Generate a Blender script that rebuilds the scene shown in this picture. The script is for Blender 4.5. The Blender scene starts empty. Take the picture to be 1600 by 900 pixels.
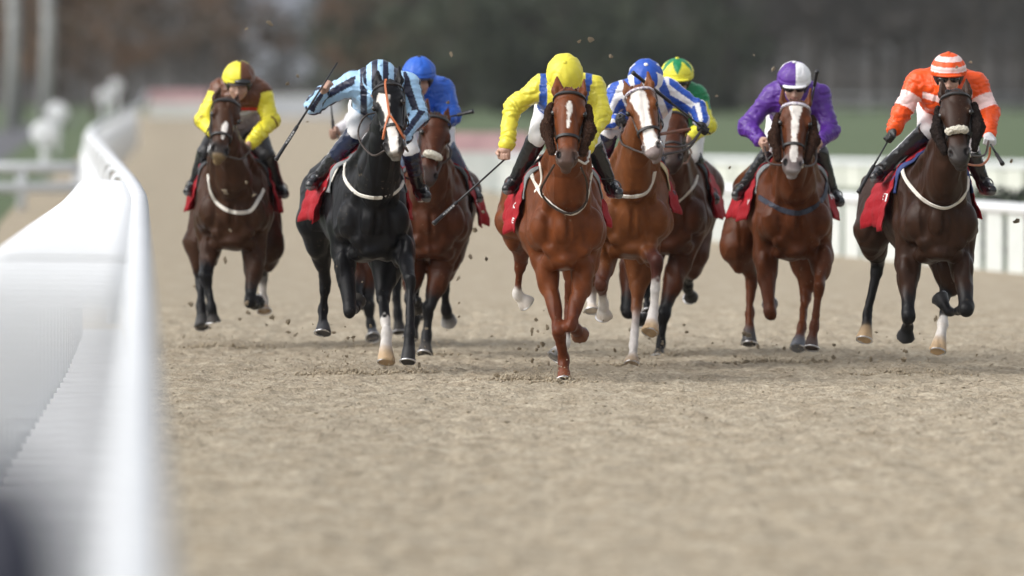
import bpy, math, random
import numpy as np
from mathutils import Vector
from mathutils.bvhtree import BVHTree

random.seed(7)
S = bpy.context.scene
C = S.collection

# ---------------------------------------------------------------- camera, sky, sun, exposure
F = 17777.8            # 400 mm lens on a 36 mm sensor, in pixels of a 1600 wide frame
HZ = 120.0             # the horizon's row in that frame
CAMZ = 2.0
cam_data = bpy.data.cameras.new('camera')
cam = bpy.data.objects.new('camera', cam_data); C.objects.link(cam)
cam.location = (0, 0, CAMZ); cam.rotation_euler = (math.radians(90), 0, 0)
cam_data.lens = 400; cam_data.sensor_width = 36; cam_data.sensor_fit = 'HORIZONTAL'
cam_data.shift_y = -(450 - HZ) / 1600
cam_data.clip_start = 0.5; cam_data.clip_end = 6000
cam_data.dof.use_dof = True; cam_data.dof.focus_distance = 74.3; cam_data.dof.aperture_fstop = 2.8
S.camera = cam

SUN_EL, SUN_AZ = 42.0, -112.0      # degrees; azimuth measured from +Y towards +X
world = bpy.data.worlds.new('World'); S.world = world; world.use_nodes = True
nt = world.node_tree; nt.nodes.clear()
wo = nt.nodes.new('ShaderNodeOutputWorld'); bg = nt.nodes.new('ShaderNodeBackground')
sky = nt.nodes.new('ShaderNodeTexSky'); sky.sky_type = 'NISHITA'; sky.sun_disc = False
sky.sun_elevation = math.radians(SUN_EL); sky.sun_rotation = math.radians(SUN_AZ)
sky.air_density = 1.0; sky.dust_density = 4.0; sky.ozone_density = 1.0
hs = nt.nodes.new('ShaderNodeHueSaturation'); hs.inputs['Saturation'].default_value = 0.25
nt.links.new(sky.outputs[0], hs.inputs['Color']); nt.links.new(hs.outputs[0], bg.inputs[0])
bg.inputs[1].default_value = 0.135
nt.links.new(bg.outputs[0], wo.inputs[0])
sun_d = bpy.data.lights.new('sun', 'SUN'); sun = bpy.data.objects.new('sun', sun_d); C.objects.link(sun)
sun_d.energy = 0.95; sun_d.angle = math.radians(70); sun_d.color = (1.0, 0.96, 0.9)
_a, _e = math.radians(SUN_AZ), math.radians(SUN_EL)
_dir = Vector((math.sin(_a) * math.cos(_e), math.cos(_a) * math.cos(_e), math.sin(_e)))
sun.rotation_euler = (-_dir).to_track_quat('-Z', 'Y').to_euler()
S.view_settings.view_transform = 'Standard'; S.view_settings.look = 'None'
S.view_settings.exposure = 0.74; S.view_settings.gamma = 1.0
S.render.engine = 'CYCLES'
S.cycles.max_bounces = 6; S.cycles.use_denoising = True

VOX = 1.0              # scale on every voxel size: 1 for the finished picture

# ---------------------------------------------------------------- helpers
def W(px, py, d):
    """the point at depth d (metres along the track) seen at a pixel of the photograph"""
    return np.array([(px - 800) * d / F, d, CAMZ - (py - HZ) * d / F])

def tag(o, label=None, cat=None, group=None, kind=None):
    if label: o['label'] = label
    if cat: o['category'] = cat
    if group: o['group'] = group
    if kind: o['kind'] = kind
    return o

def link(o, parent=None):
    C.objects.link(o)
    if parent is not None: o.parent = parent
    return o

def np_mesh(name, verts, faces, mat=None, parent=None, smooth=True, cols=None):
    """faces: (n,4) or (n,3) array, or a list of index lists"""
    me = bpy.data.meshes.new(name)
    verts = np.asarray(verts, dtype=np.float32)
    if isinstance(faces, np.ndarray):
        n, k = faces.shape
        me.vertices.add(len(verts)); me.vertices.foreach_set('co', verts.ravel())
        me.loops.add(n * k); me.loops.foreach_set('vertex_index', faces.astype(np.int32).ravel())
        me.polygons.add(n); me.polygons.foreach_set('loop_start', np.arange(0, n * k, k, dtype=np.int32))
        me.update(calc_edges=True)
    else:
        me.from_pydata([tuple(v) for v in verts], [], faces)
    if smooth:
        me.polygons.foreach_set('use_smooth', np.ones(len(me.polygons), dtype=bool))
    if cols is not None:
        a = me.color_attributes.new('Col', 'FLOAT_COLOR', 'POINT')
        cc = np.ones((len(verts), 4), dtype=np.float32); cc[:, :3] = cols
        a.data.foreach_set('color', cc.ravel())
    me.validate()
    if mat: me.materials.append(mat)
    return link(bpy.data.objects.new(name, me), parent)

class MB:
    """collects boxes, tubes and so on into one mesh"""
    def __init__(self): self.v = []; self.f = []
    def add(self, v, f):
        o = len(self.v); self.v += [tuple(float(c) for c in p) for p in v]; self.f += [[i + o for i in q] for q in f]
    def box(self, lo, hi):
        x0, y0, z0 = lo; x1, y1, z1 = hi
        self.add([(x0,y0,z0),(x1,y0,z0),(x1,y1,z0),(x0,y1,z0),(x0,y0,z1),(x1,y0,z1),(x1,y1,z1),(x0,y1,z1)],
                 [[0,3,2,1],[4,5,6,7],[0,1,5,4],[1,2,6,5],[2,3,7,6],[3,0,4,7]])
    def tube(self, pts, r, n=8, cap=True):
        pts = [np.array(p, float) for p in pts]; m = len(pts)
        rr = r if hasattr(r, '__len__') else [r] * m
        up = np.array([0.13, 0.21, 0.97]); vs = []; fs = []
        for i, p in enumerate(pts):
            t = pts[min(i + 1, m - 1)] - pts[max(i - 1, 0)]; t = t / (np.linalg.norm(t) + 1e-9)
            a = np.cross(t, up)
            if np.linalg.norm(a) < 0.2: a = np.cross(t, np.array([1.0, 0.1, 0]))
            a /= np.linalg.norm(a); b = np.cross(t, a)
            for k in range(n):
                th = 2 * math.pi * k / n
                vs.append(p + rr[i] * (math.cos(th) * a + math.sin(th) * b))
        for i in range(m - 1):
            for k in range(n):
                k2 = (k + 1) % n
                fs.append([i*n+k, i*n+k2, (i+1)*n+k2, (i+1)*n+k])
        if cap: fs += [list(range(n))[::-1], [(m-1)*n+k for k in range(n)]]
        self.add(vs, fs)
    def ribbon(self, pts, nrm, w, t):
        pts = [np.array(p, float) for p in pts]; m = len(pts); vs = []; fs = []
        for i, p in enumerate(pts):
            tg = pts[min(i + 1, m - 1)] - pts[max(i - 1, 0)]; tg /= (np.linalg.norm(tg) + 1e-9)
            n_ = np.array(nrm[i]); s = np.cross(tg, n_); s /= (np.linalg.norm(s) + 1e-9); n_ = np.cross(s, tg)
            for a, b in ((-.5, -.2), (.5, -.2), (.42, 1), (-.42, 1)): vs.append(p + s * a * w + n_ * b * t)
        for i in range(m - 1):
            for k in range(4):
                k2 = (k + 1) % 4
                fs.append([i*4+k, i*4+k2, (i+1)*4+k2, (i+1)*4+k])
        fs += [[3,2,1,0], [(m-1)*4+k for k in range(4)]]
        self.add(vs, fs)
    def torus(self, c, axis, R, r, n=18, m=6):
        axis = np.array(axis, float); axis /= np.linalg.norm(axis)
        a = np.cross(axis, [0.3, 0.1, 0.9]); a /= np.linalg.norm(a); b = np.cross(axis, a)
        pts = [np.array(c) + R * (math.cos(2*math.pi*i/n) * a + math.sin(2*math.pi*i/n) * b) for i in range(n + 1)]
        self.tube(pts, r, m, cap=False)
    def build(self, name, mat=None, parent=None, smooth=False):
        return np_mesh(name, self.v, self.f, mat, parent, smooth)

def smooth_path(pts, n=24):
    """Catmull-Rom through points"""
    P = [np.array(p, float) for p in pts]
    P = [2*P[0]-P[1]] + P + [2*P[-1]-P[-2]]
    out = []; segs = len(P) - 3
    for i in range(n):
        u = i / (n - 1) * segs; k = min(int(u), segs - 1); t = u - k
        a, b, c, d = P[k:k+4]
        out.append(.5*((2*b)+(-a+c)*t+(2*a-5*b+4*c-d)*t*t+(-a+3*b-3*c+d)*t**3))
    return out

_rng = np.random.default_rng(5)
_LAT = _rng.random((32, 32, 32)).astype(np.float32) * 2 - 1
def vnoise(x, y, z):
    """smooth value noise, -1..1"""
    xi = np.floor(x).astype(int); yi = np.floor(y).astype(int); zi = np.floor(z).astype(int)
    fx = x - xi; fy = y - yi; fz = z - zi
    fx = fx*fx*(3-2*fx); fy = fy*fy*(3-2*fy); fz = fz*fz*(3-2*fz)
    def L(a, b, c): return _LAT[(xi+a) & 31, (yi+b) & 31, (zi+c) & 31]
    def mix(a, b, t): return a + (b - a) * t
    return mix(mix(mix(L(0,0,0),L(1,0,0),fx), mix(L(0,1,0),L(1,1,0),fx), fy),
               mix(mix(L(0,0,1),L(1,0,1),fx), mix(L(0,1,1),L(1,1,1),fx), fy), fz)
def sstep(a, b, x):
    t = np.clip((x - a) / (b - a), 0, 1); return t * t * (3 - 2 * t)

# ---------------------------------------------------------------- materials
MATS = {}
def mat(name, col=(.5,.5,.5), rough=.6, attr=False, var=0.0, vscale=6.0, bump=0.0, bscale=60.0, spec=.5, sheen=0.0,
        metal=0.0, col2=None, c2scale=3.0, stretch=None, coat=0.0):
    if name in MATS: return MATS[name]
    m = bpy.data.materials.new(name); m.use_nodes = True; t = m.node_tree; N = t.nodes; L = t.links
    b = N['Principled BSDF']; b.inputs['Roughness'].default_value = rough
    b.inputs['Specular IOR Level'].default_value = spec; b.inputs['Metallic'].default_value = metal
    if sheen: b.inputs['Sheen Weight'].default_value = sheen; b.inputs['Sheen Roughness'].default_value = .4
    if coat: b.inputs['Coat Weight'].default_value = coat; b.inputs['Coat Roughness'].default_value = .3
    tc = N.new('ShaderNodeTexCoord'); src = tc.outputs['Object']
    if stretch:
        mp = N.new('ShaderNodeMapping'); mp.inputs['Scale'].default_value = stretch
        L.new(src, mp.inputs[0]); src = mp.outputs[0]
    if attr:
        a = N.new('ShaderNodeAttribute'); a.attribute_name = 'Col'; out = a.outputs['Color']
    else:
        r = N.new('ShaderNodeRGB'); r.outputs[0].default_value = (*col, 1); out = r.outputs[0]
    if col2 is not None:
        n = N.new('ShaderNodeTexNoise'); n.inputs['Scale'].default_value = c2scale; n.inputs['Detail'].default_value = 5
        L.new(src, n.inputs['Vector'])
        rp = N.new('ShaderNodeMapRange'); rp.inputs[1].default_value = .38; rp.inputs[2].default_value = .62
        L.new(n.outputs[0], rp.inputs[0])
        mx = N.new('ShaderNodeMixRGB'); L.new(rp.outputs[0], mx.inputs[0]); L.new(out, mx.inputs[1]); mx.inputs[2].default_value = (*col2, 1)
        out = mx.outputs[0]
    if var:
        n = N.new('ShaderNodeTexNoise'); n.inputs['Scale'].default_value = vscale; n.inputs['Detail'].default_value = 6
        L.new(src, n.inputs['Vector'])
        rp = N.new('ShaderNodeMapRange'); rp.inputs[1].default_value = .25; rp.inputs[2].default_value = .75
        rp.inputs[3].default_value = 1 - var; rp.inputs[4].default_value = 1 + var; L.new(n.outputs[0], rp.inputs[0])
        mx = N.new('ShaderNodeMixRGB'); mx.blend_type = 'MULTIPLY'; mx.inputs[0].default_value = 1
        L.new(out, mx.inputs[1]); L.new(rp.outputs[0], mx.inputs[2]); out = mx.outputs[0]
    L.new(out, b.inputs['Base Color'])
    if bump:
        n = N.new('ShaderNodeTexNoise'); n.inputs['Scale'].default_value = bscale; n.inputs['Detail'].default_value = 4
        L.new(src, n.inputs['Vector'])
        bp = N.new('ShaderNodeBump'); bp.inputs['Strength'].default_value = bump; bp.inputs['Distance'].default_value = .02
        L.new(n.outputs[0], bp.inputs['Height']); L.new(bp.outputs[0], b.inputs['Normal'])
    MATS[name] = m; return m

# ---------------------------------------------------------------- implicit bodies: tapered capsules and ellipsoids blended, then meshed
def _v3(a): return np.asarray(a, dtype=np.float64)
class Prim:
    __slots__ = ('kind','a','b','ra','rb','u','s','R','r','k','op','col','tag')
def cone(a, b, ra, rb, k=.03, col=None, tag=None, u=None, s=1.0, op='+'):
    p = Prim(); p.kind='c'; p.a=_v3(a); p.b=_v3(b); p.ra=ra; p.rb=rb; p.k=k; p.col=col; p.tag=tag
    p.u=None if u is None else _v3(u)/np.linalg.norm(u); p.s=s; p.op=op; p.R=None; p.r=None; return p
def ell(c, r, k=.03, R=None, col=None, tag=None, op='+'):
    p = Prim(); p.kind='e'; p.a=_v3(c); p.b=p.a; p.r=_v3(r); p.R=np.eye(3) if R is None else np.asarray(R); p.k=k; p.col=col; p.tag=tag; p.op=op
    p.ra=p.rb=max(r); p.u=None; p.s=1; return p
def frus(a, b, ra, rb, k=.006, col=None, tag=None):
    p = cone(a, b, ra, rb, k, col, tag); p.kind='f'; return p
def pd(p, x, y, z, want_t=False):
    """distance to one primitive (and the position along it)"""
    if p.kind == 'e':
        dx, dy, dz = x - p.a[0], y - p.a[1], z - p.a[2]
        R = p.R; l = [(dx*R[0,i] + dy*R[1,i] + dz*R[2,i]) for i in range(3)]
        k0 = np.sqrt((l[0]/p.r[0])**2 + (l[1]/p.r[1])**2 + (l[2]/p.r[2])**2)
        k1 = np.sqrt((l[0]/p.r[0]**2)**2 + (l[1]/p.r[1]**2)**2 + (l[2]/p.r[2]**2)**2)
        d = k0 * (k0 - 1) / np.maximum(k1, 1e-6)
        return (d, np.clip((l[0]/p.r[0])*.5+.5, 0, 1)) if want_t else d
    ab = p.b - p.a; L2 = max(float(ab @ ab), 1e-9)
    dx, dy, dz = x - p.a[0], y - p.a[1], z - p.a[2]
    t0 = (dx*ab[0] + dy*ab[1] + dz*ab[2]) / L2; t = np.clip(t0, 0, 1)
    qx, qy, qz = dx - t*ab[0], dy - t*ab[1], dz - t*ab[2]
    if p.kind == 'f':
        L = math.sqrt(L2); ax = dx - t0*ab[0]; ay = dy - t0*ab[1]; az = dz - t0*ab[2]
        rad = np.sqrt(ax*ax+ay*ay+az*az) - (p.ra + (p.rb-p.ra)*t)
        cap = np.maximum(-t0, t0 - 1) * L
        d = np.maximum(rad, cap)
        return (d, t) if want_t else d
    q2 = qx*qx + qy*qy + qz*qz
    if p.u is not None:
        qu = qx*p.u[0] + qy*p.u[1] + qz*p.u[2]; q2 = q2 + qu*qu*(1/p.s**2 - 1)
    d = np.sqrt(np.maximum(q2, 1e-12)) - (p.ra + (p.rb - p.ra)*t)
    return (d, t) if want_t else d
def smin(a, b, k):
    h = np.clip(.5 + .5*(b - a)/k, 0, 1); return b + (a - b)*h - k*h*(1 - h)
def smax(a, b, k): return -smin(-a, -b, k)

class Body:
    def __init__(self): self.p = []
    def add(self, *ps): self.p += ps; return self
    def sub(self, tags): 
        b = Body(); b.p = [q for q in self.p if q.tag in tags]; return b
    def ev(self, pts, inflate=0.0):
        pts = np.asarray(pts, float); x, y, z = pts[:,0], pts[:,1], pts[:,2]
        d = np.full(len(pts), 2.0)
        for q in self.p:
            e = pd(q, x, y, z)
            d = smin(d, e, q.k) if q.op == '+' else smax(d, -e, q.k)
        return d - inflate
    def normal(self, pts, e=.004):
        pts = np.asarray(pts, float); g = np.zeros_like(pts)
        for i in range(3):
            o = np.zeros(3); o[i] = e
            g[:, i] = self.ev(pts + o) - self.ev(pts - o)
        return g / (np.linalg.norm(g, axis=1, keepdims=True) + 1e-9)
    def hit(self, origin, dirs, tmax=4.0):
        """sphere-trace rays; returns points (nan where missed)"""
        o = np.atleast_2d(np.asarray(origin, float)); dr = np.atleast_2d(np.asarray(dirs, float))
        n = max(len(o), len(dr)); o = np.broadcast_to(o, (n,3)).copy(); dr = np.broadcast_to(dr, (n,3))
        dr = dr/np.linalg.norm(dr, axis=1, keepdims=True); t = np.zeros(n)
        for _ in range(90):
            d = self.ev(o + dr*t[:,None]); t = t + np.clip(d, -.02, .08)*.7
        p = o + dr*t[:,None]; d = self.ev(p); p[(np.abs(d) > .01) | (t > tmax)] = np.nan
        return p
    def mesh(self, h, inflate=0.0, post=None, smooth=2):
        h = h * VOX
        lo = np.full(3, 1e9); hi = -lo; boxes = []
        for q in self.p:
            rr = max(q.ra, q.rb)*max(1, q.s) + q.k + inflate + 4*h
            l = np.minimum(q.a, q.b) - rr; u = np.maximum(q.a, q.b) + rr; boxes.append((l, u))
            if q.op == '+':
                m = q.k + 4*h
                lo = np.minimum(lo, l + q.k); hi = np.maximum(hi, u - q.k)
        n = np.ceil((hi - lo)/h).astype(int) + 1
        D = np.full(n, .5, dtype=np.float32)
        ax = [lo[i] + np.arange(n[i])*h for i in range(3)]
        for q, (l, u) in zip(self.p, boxes):
            i0 = np.maximum(0, np.floor((l - lo)/h).astype(int)); i1 = np.minimum(n, np.ceil((u - lo)/h).astype(int) + 1)
            if np.any(i1 <= i0): continue
            sl = tuple(slice(i0[i], i1[i]) for i in range(3))
            x = ax[0][sl[0]].astype(np.float32)[:,None,None]; y = ax[1][sl[1]].astype(np.float32)[None,:,None]; z = ax[2][sl[2]].astype(np.float32)[None,None,:]
            e = pd(q, x, y, z).astype(np.float32)
            D[sl] = smin(D[sl], e, q.k) if q.op == '+' else smax(D[sl], -e, q.k)
        D -= inflate
        if post is not None: D = post(D, ax)
        v, f = surface_nets(D, lo, h)
        return relax(v, f, smooth), f
    def weights(self, v, soft=.010, tags=None):
        ps = [q for q in self.p if q.op == '+']
        d = np.empty((len(ps), len(v))); t = np.empty_like(d)
        for i, q in enumerate(ps):
            d[i], t[i] = pd(q, v[:,0], v[:,1], v[:,2], True)
        w = np.exp(-np.clip((d - d.min(0))/soft, 0, 40)); w /= w.sum(0)
        return ps, d, t, w
    def colours(self, v, soft=.010):
        ps, d, t, w = self.weights(v, soft); out = np.zeros((len(v), 3))
        for i, q in enumerate(ps):
            c = q.col
            if c is None: c = (.5,.5,.5)
            if len(c) == 3 and not hasattr(c[0], '__len__'): cc = np.array(c)[None,:]
            else:
                ca, cb, t0, t1 = c; m = sstep(t0, t1, t[i] + .09*vnoise(v[:,0]*38, v[:,1]*38, v[:,2]*38))[:,None]
                cc = np.array(ca)[None,:]*(1-m) + np.array(cb)[None,:]*m
            out += w[i][:,None]*cc
        return out

def surface_nets(D, org, h):
    s = D < 0
    c = np.zeros(tuple(np.array(D.shape) - 1), dtype=np.int8)
    cor = [(i,j,k) for i in (0,1) for j in (0,1) for k in (0,1)]
    nx, ny, nz = D.shape
    for i,j,k in cor: c += s[i:nx-1+i, j:ny-1+j, k:nz-1+k]
    act = (c > 0) & (c < 8)
    ijk = np.argwhere(act); idx = np.full(c.shape, -1, dtype=np.int32); idx[act] = np.arange(len(ijk))
    pos = np.zeros((len(ijk), 3)); w = np.zeros(len(ijk))
    for a in cor:
        for ax_ in range(3):
            if a[ax_] == 1: continue
            b = list(a); b[ax_] = 1
            da = D[ijk[:,0]+a[0], ijk[:,1]+a[1], ijk[:,2]+a[2]]; db = D[ijk[:,0]+b[0], ijk[:,1]+b[1], ijk[:,2]+b[2]]
            m = (da < 0) != (db < 0)
            t = np.where(m, da/np.where(m, da - db, 1), 0)
            p = np.array(a, float)[None,:].repeat(len(ijk), 0); p[:, ax_] = t
            pos += p*m[:,None]; w += m
    pos /= w[:,None]
    v = org + (ijk + pos)*h
    F_ = []
    def quads(ax_):
        sl0 = [slice(1, -1)]*3; sl1 = [slice(1, -1)]*3
        sl0[ax_] = slice(0, -1); sl1[ax_] = slice(1, None)
        a = s[tuple(sl0)]; b = s[tuple(sl1)]
        e = np.argwhere(a != b); inside = a[tuple(e.T)]
        off = np.ones(3, int); off[ax_] = 0; e = e + off
        o1, o2 = [(1,2),(2,0),(0,1)][ax_]
        def at(m1, m2):
            q = e.copy(); q[:, o1] -= m1; q[:, o2] -= m2
            return idx[q[:,0], q[:,1], q[:,2]]
        q = np.stack([at(1,1), at(0,1), at(0,0), at(1,0)], 1)
        q[~inside] = q[~inside][:, ::-1]
        F_.append(q)
    for a_ in range(3): quads(a_)
    f = np.concatenate(F_); f = f[(f >= 0).all(1)]
    return v, f

def relax(v, f, it, lam=.5):
    if not it: return v
    e = np.concatenate([f[:, [0,1]], f[:, [1,2]], f[:, [2,3]], f[:, [3,0]]])
    n = len(v); cnt = np.bincount(e[:,0], minlength=n) + np.bincount(e[:,1], minlength=n)
    for _ in range(it):
        a = np.stack([np.bincount(e[:,0], weights=v[e[:,1], i], minlength=n) + np.bincount(e[:,1], weights=v[e[:,0], i], minlength=n) for i in range(3)], 1)
        v = v + lam*(a/np.maximum(cnt, 1)[:,None] - v)
    return v
def vnormals(v, f):
    a = v[f[:,2]] - v[f[:,0]]; b = v[f[:,3]] - v[f[:,1]]; n = np.cross(a, b); out = np.zeros_like(v)
    for k in range(4):
        for i in range(3): out[:, i] += np.bincount(f[:,k], weights=n[:,i], minlength=len(v))
    return out/(np.linalg.norm(out, axis=1, keepdims=True) + 1e-12)
# ---------------------------------------------------------------- the setting
def curve(pts):
    ys = np.array([p[0] for p in pts]); xs = np.array([p[1] for p in pts])
    return lambda y: np.interp(y, ys, xs)
RAIL = [(6,-.20),(18.2,-.60),(32.3,-1.06),(50.8,-1.66),(74,-2.42),(84,-2.80),(95,-3.25),(124,-4.45),(154,-5.70),(185,-6.75),(219,-7.7),(280,-9.4),(339,-11.0),(474,-15.3),(640,-20.5)]
_ry = np.array([p[0] for p in RAIL]); _rx = np.array([p[1] for p in RAIL])
def railx(y): return np.interp(y, _ry, _rx)
FENCE = [(40,12.5),(60,10.2),(114,5.4),(134,2.75),(160,1.2),(197,-.35),(300,-2.6),(640,-4.5)]
_fy = np.array([p[0] for p in FENCE]); _fx = np.array([p[1] for p in FENCE])
def fencex(y): return np.interp(y, _fy, _fx)

def sand_material():
    m = bpy.data.materials.new('sand'); m.use_nodes = True; t = m.node_tree; N = t.nodes; L = t.links; b = N['Principled BSDF']
    b.inputs['Roughness'].default_value = .95; b.inputs['Specular IOR Level'].default_value = .15
    tc = N.new('ShaderNodeTexCoord')
    def noise(sc, det, stretch=(1,1,1)):
        mp = N.new('ShaderNodeMapping'); mp.inputs['Scale'].default_value = stretch; L.new(tc.outputs['Object'], mp.inputs[0])
        n = N.new('ShaderNodeTexNoise'); n.inputs['Scale'].default_value = sc; n.inputs['Detail'].default_value = det; L.new(mp.outputs[0], n.inputs['Vector']); return n.outputs[0]
    def ramp(src, a, c0, c1, bb):
        r = N.new('ShaderNodeValToRGB'); r.color_ramp.elements[0].position = a; r.color_ramp.elements[1].position = bb
        r.color_ramp.elements[0].color = (*c0, 1); r.color_ramp.elements[1].color = (*c1, 1); L.new(src, r.inputs[0]); return r.outputs[0]
    big = ramp(noise(4.2, 7, (1,.8,1)), .30, (.300,.250,.180), (.425,.372,.286), .66)
    fine = ramp(noise(26, 5, (1,.6,1)), .3, (.62,.60,.57), (1.12,1.12,1.12), .62)
    mx = N.new('ShaderNodeMixRGB'); mx.blend_type = 'MULTIPLY'; mx.inputs[0].default_value = .8; L.new(big, mx.inputs[1]); L.new(fine, mx.inputs[2])
    L.new(mx.outputs[0], b.inputs['Base Color'])
    bp = N.new('ShaderNodeBump'); bp.inputs['Strength'].default_value = .9; bp.inputs['Distance'].default_value = .02
    L.new(noise(48, 6), bp.inputs['Height']); L.new(bp.outputs[0], b.inputs['Normal'])
    return m
M_sand = sand_material()
M_leather = mat('dark_leather', (.018,.016,.016), .45, var=.2, bump=.2, bscale=140)
M_grass = mat('grass', (.048,.085,.028), .9, col2=(.070,.098,.034), c2scale=.25, var=.25, vscale=1.5)
M_hill = mat('wooded_hill', (.022,.021,.019), .95, col2=(.032,.026,.020), c2scale=.03, var=.3, vscale=.2)
M_strip = mat('grey_strip', (.38,.385,.395), .9, var=.15, vscale=5, bump=.3, bscale=30)
M_road = mat('asphalt', (.085,.085,.095), .85, var=.1)
M_wpl = mat('white_plastic', (.68,.70,.725), .65, var=.06, vscale=2)
M_wboard = mat('white_board', (.58,.61,.59), .55, var=.08)
M_rboard = mat('red_board', (.45,.05,.07), .5, var=.06)

# ground to the horizon
gm = MB(); gm.add([(-1500,-20,-.05),(1500,-20,-.05),(1500,3500,-.05),(-1500,3500,-.05)], [[0,1,2,3]])
tag(gm.build('ground', M_grass), kind='structure')
# wooded rise closing the view
nx_, ny_ = 90, 14; hv = []; 
for j in range(ny_):
    for i in range(nx_):
        x = -420 + 840*i/(nx_-1); y = 760 + 60*j + 40*math.sin(i*.21)
        z = -.3 + 62*(j/(ny_-1))**.8*(.85 + .15*math.sin(i*.37 + 1)) + (2.5*math.sin(i*1.7 + j*2.3) if j else 0)
        hv.append((x, y, z))
hf = np.array([[j*nx_+i, j*nx_+i+1, (j+1)*nx_+i+1, (j+1)*nx_+i] for j in range(ny_-1) for i in range(nx_-1)])
tag(np_mesh('hill', hv, hf, M_hill), kind='structure')

# the sand track: one sheet, finely modelled where the lens is focused
ys = np.concatenate([np.linspace(2, 42, 120, endpoint=False), np.arange(42, 68, .05), np.arange(68, 86, .032), np.arange(86, 104, .07), np.geomspace(104, 650, 160)])
us = np.linspace(0, 1, 330)
Y, U = np.meshgrid(ys, us, indexing='ij')
XL = railx(Y) - 1.25; XR = np.minimum(fencex(Y), 8.5)
X_ = XL + (XR - XL)*U
fade = sstep(36, 43, Y)*(1 - sstep(92, 108, Y))
Z0 = np.zeros_like(Y)
hz_ = (.008*vnoise(X_*1.9, Y*1.3, Z0) + .014*vnoise(X_*4.6, Y*3.3, Z0+3) + .017*vnoise(X_*11, Y*8, Z0+7) + .012*np.abs(vnoise(X_*24, Y*17, Z0+9)) + .007*vnoise(X_*38, Y*30, Z0+11))
Zs = (hz_ - .012)*fade + .0
sv = np.stack([X_, Y, Zs], -1).reshape(-1, 3); nu_ = len(us)
I, Jx = np.meshgrid(np.arange(len(ys)-1), np.arange(nu_-1), indexing='ij'); b0 = (I*nu_ + Jx).ravel()
tag(np_mesh('sand_track', sv, np.stack([b0, b0+1, b0+nu_+1, b0+nu_], 1), M_sand), kind='structure')
def sandz(x, y):
    f = float(sstep(36, 43, np.array(y))*(1 - sstep(92, 108, np.array(y))))
    a = lambda v: np.array([v]); 
    h = (.008*vnoise(a(x*1.9), a(y*1.3), a(0.)) + .014*vnoise(a(x*4.6), a(y*3.3), a(3.)) + .017*vnoise(a(x*11), a(y*8), a(7.)) + .012*np.abs(vnoise(a(x*24), a(y*17), a(9.))) + .007*vnoise(a(x*38), a(y*30), a(11.)))[0]
    return (h - .012)*f

def strip(name, pts_l, pts_r, z, m):
    v = []; n = len(pts_l)
    for a, b in zip(pts_l, pts_r): v += [(a[0], a[1], z), (b[0], b[1], z)]
    return tag(np_mesh(name, v, [[2*i, 2*i+1, 2*i+3, 2*i+2] for i in range(n-1)], m, smooth=False), kind='structure')
yy = np.linspace(6, 88, 60)
strip('kerb_strip', [(railx(y) - 1.05, y) for y in yy], [(railx(y) - .06, y) for y in yy], .05, M_strip)
strip('path', [(-22,262),(-19.2,420),(-22.4,560)], [(-11.9,262),(-17.4,420),(-21.2,560)], -.046, M_road)
strip('verge', [(-40,100),(-40,260),(-40,640)], [(-4.6,100),(-8.9,240),(-21,640)], -.048, M_grass)

# running rail: a tube on goose-neck posts that stand back from the track
rr0 = bpy.data.objects.new('running_rail', None); link(rr0)
tag(rr0, 'white plastic running rail on goose-neck posts curving away down the left side of the track', 'rail')
RH = 1.2
yr = np.concatenate([np.linspace(8, 100, 70), np.linspace(103, 600, 110)])
mb = MB(); ptsr = [np.array([railx(y), y, RH]) for y in yr]
# smooth the plan of the rail a little
for _ in range(3): ptsr = [ptsr[0]] + [.25*ptsr[i-1] + .5*ptsr[i] + .25*ptsr[i+1] for i in range(1, len(ptsr)-1)] + [ptsr[-1]]
mb.tube(ptsr, .055, 10); mb.build('top_rail', mat('rail_plastic', (.56,.58,.605), .8, var=.08, vscale=1.5), rr0, True)
def post_mesh(arm, r_arm):
    mb = MB(); H0 = RH - .01
    mb.tube([(-arm,0,-.1),(-arm,0,.70),(-arm,0,1.0)], .055, 8)
    mb.tube(smooth_path([(-arm,0,.98),(-arm*.97,0,1.13),(-arm*.84,0,H0),(-arm*.45,0,H0+.005),(-.03,0,H0)], 12), r_arm, 8)
    return mb.build('post', M_wpl, rr0, True)
_px = [q[0] for q in ptsr]; _py = [q[1] for q in ptsr]
for y in np.concatenate([np.arange(11.4, 50, 1.05), np.arange(51, 86.5, 1.2), np.arange(92, 330, 7)]):
    o = post_mesh(min(.95, .35 + (93 - y)*.0095) if y < 90 else .10, .026 if y > 62 else .0055 + .0205*max(0., (y - 26)/36)**1.6)
    o.location = (float(np.interp(y, _py, _px)), y, 0)

# padded dark post right by the lens
mb = MB(); mb.tube([(-.590,13.0,0),(-.590,13.0,1.46),(-.590,13.0,1.54)], [.085,.085,.055], 16)
pp = mb.build('padded_post', mat('navy_padding', (.010,.012,.028), .5), None, True)
mb = MB(); mb.tube([(-.590,13.0,1.535),(-.590,13.0,1.56)], [.045,.03], 12); mb.build('post_cap', M_leather, pp, True)
tag(pp, 'dark navy padded post out of focus at the near end of the white running rail', 'post')

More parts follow.
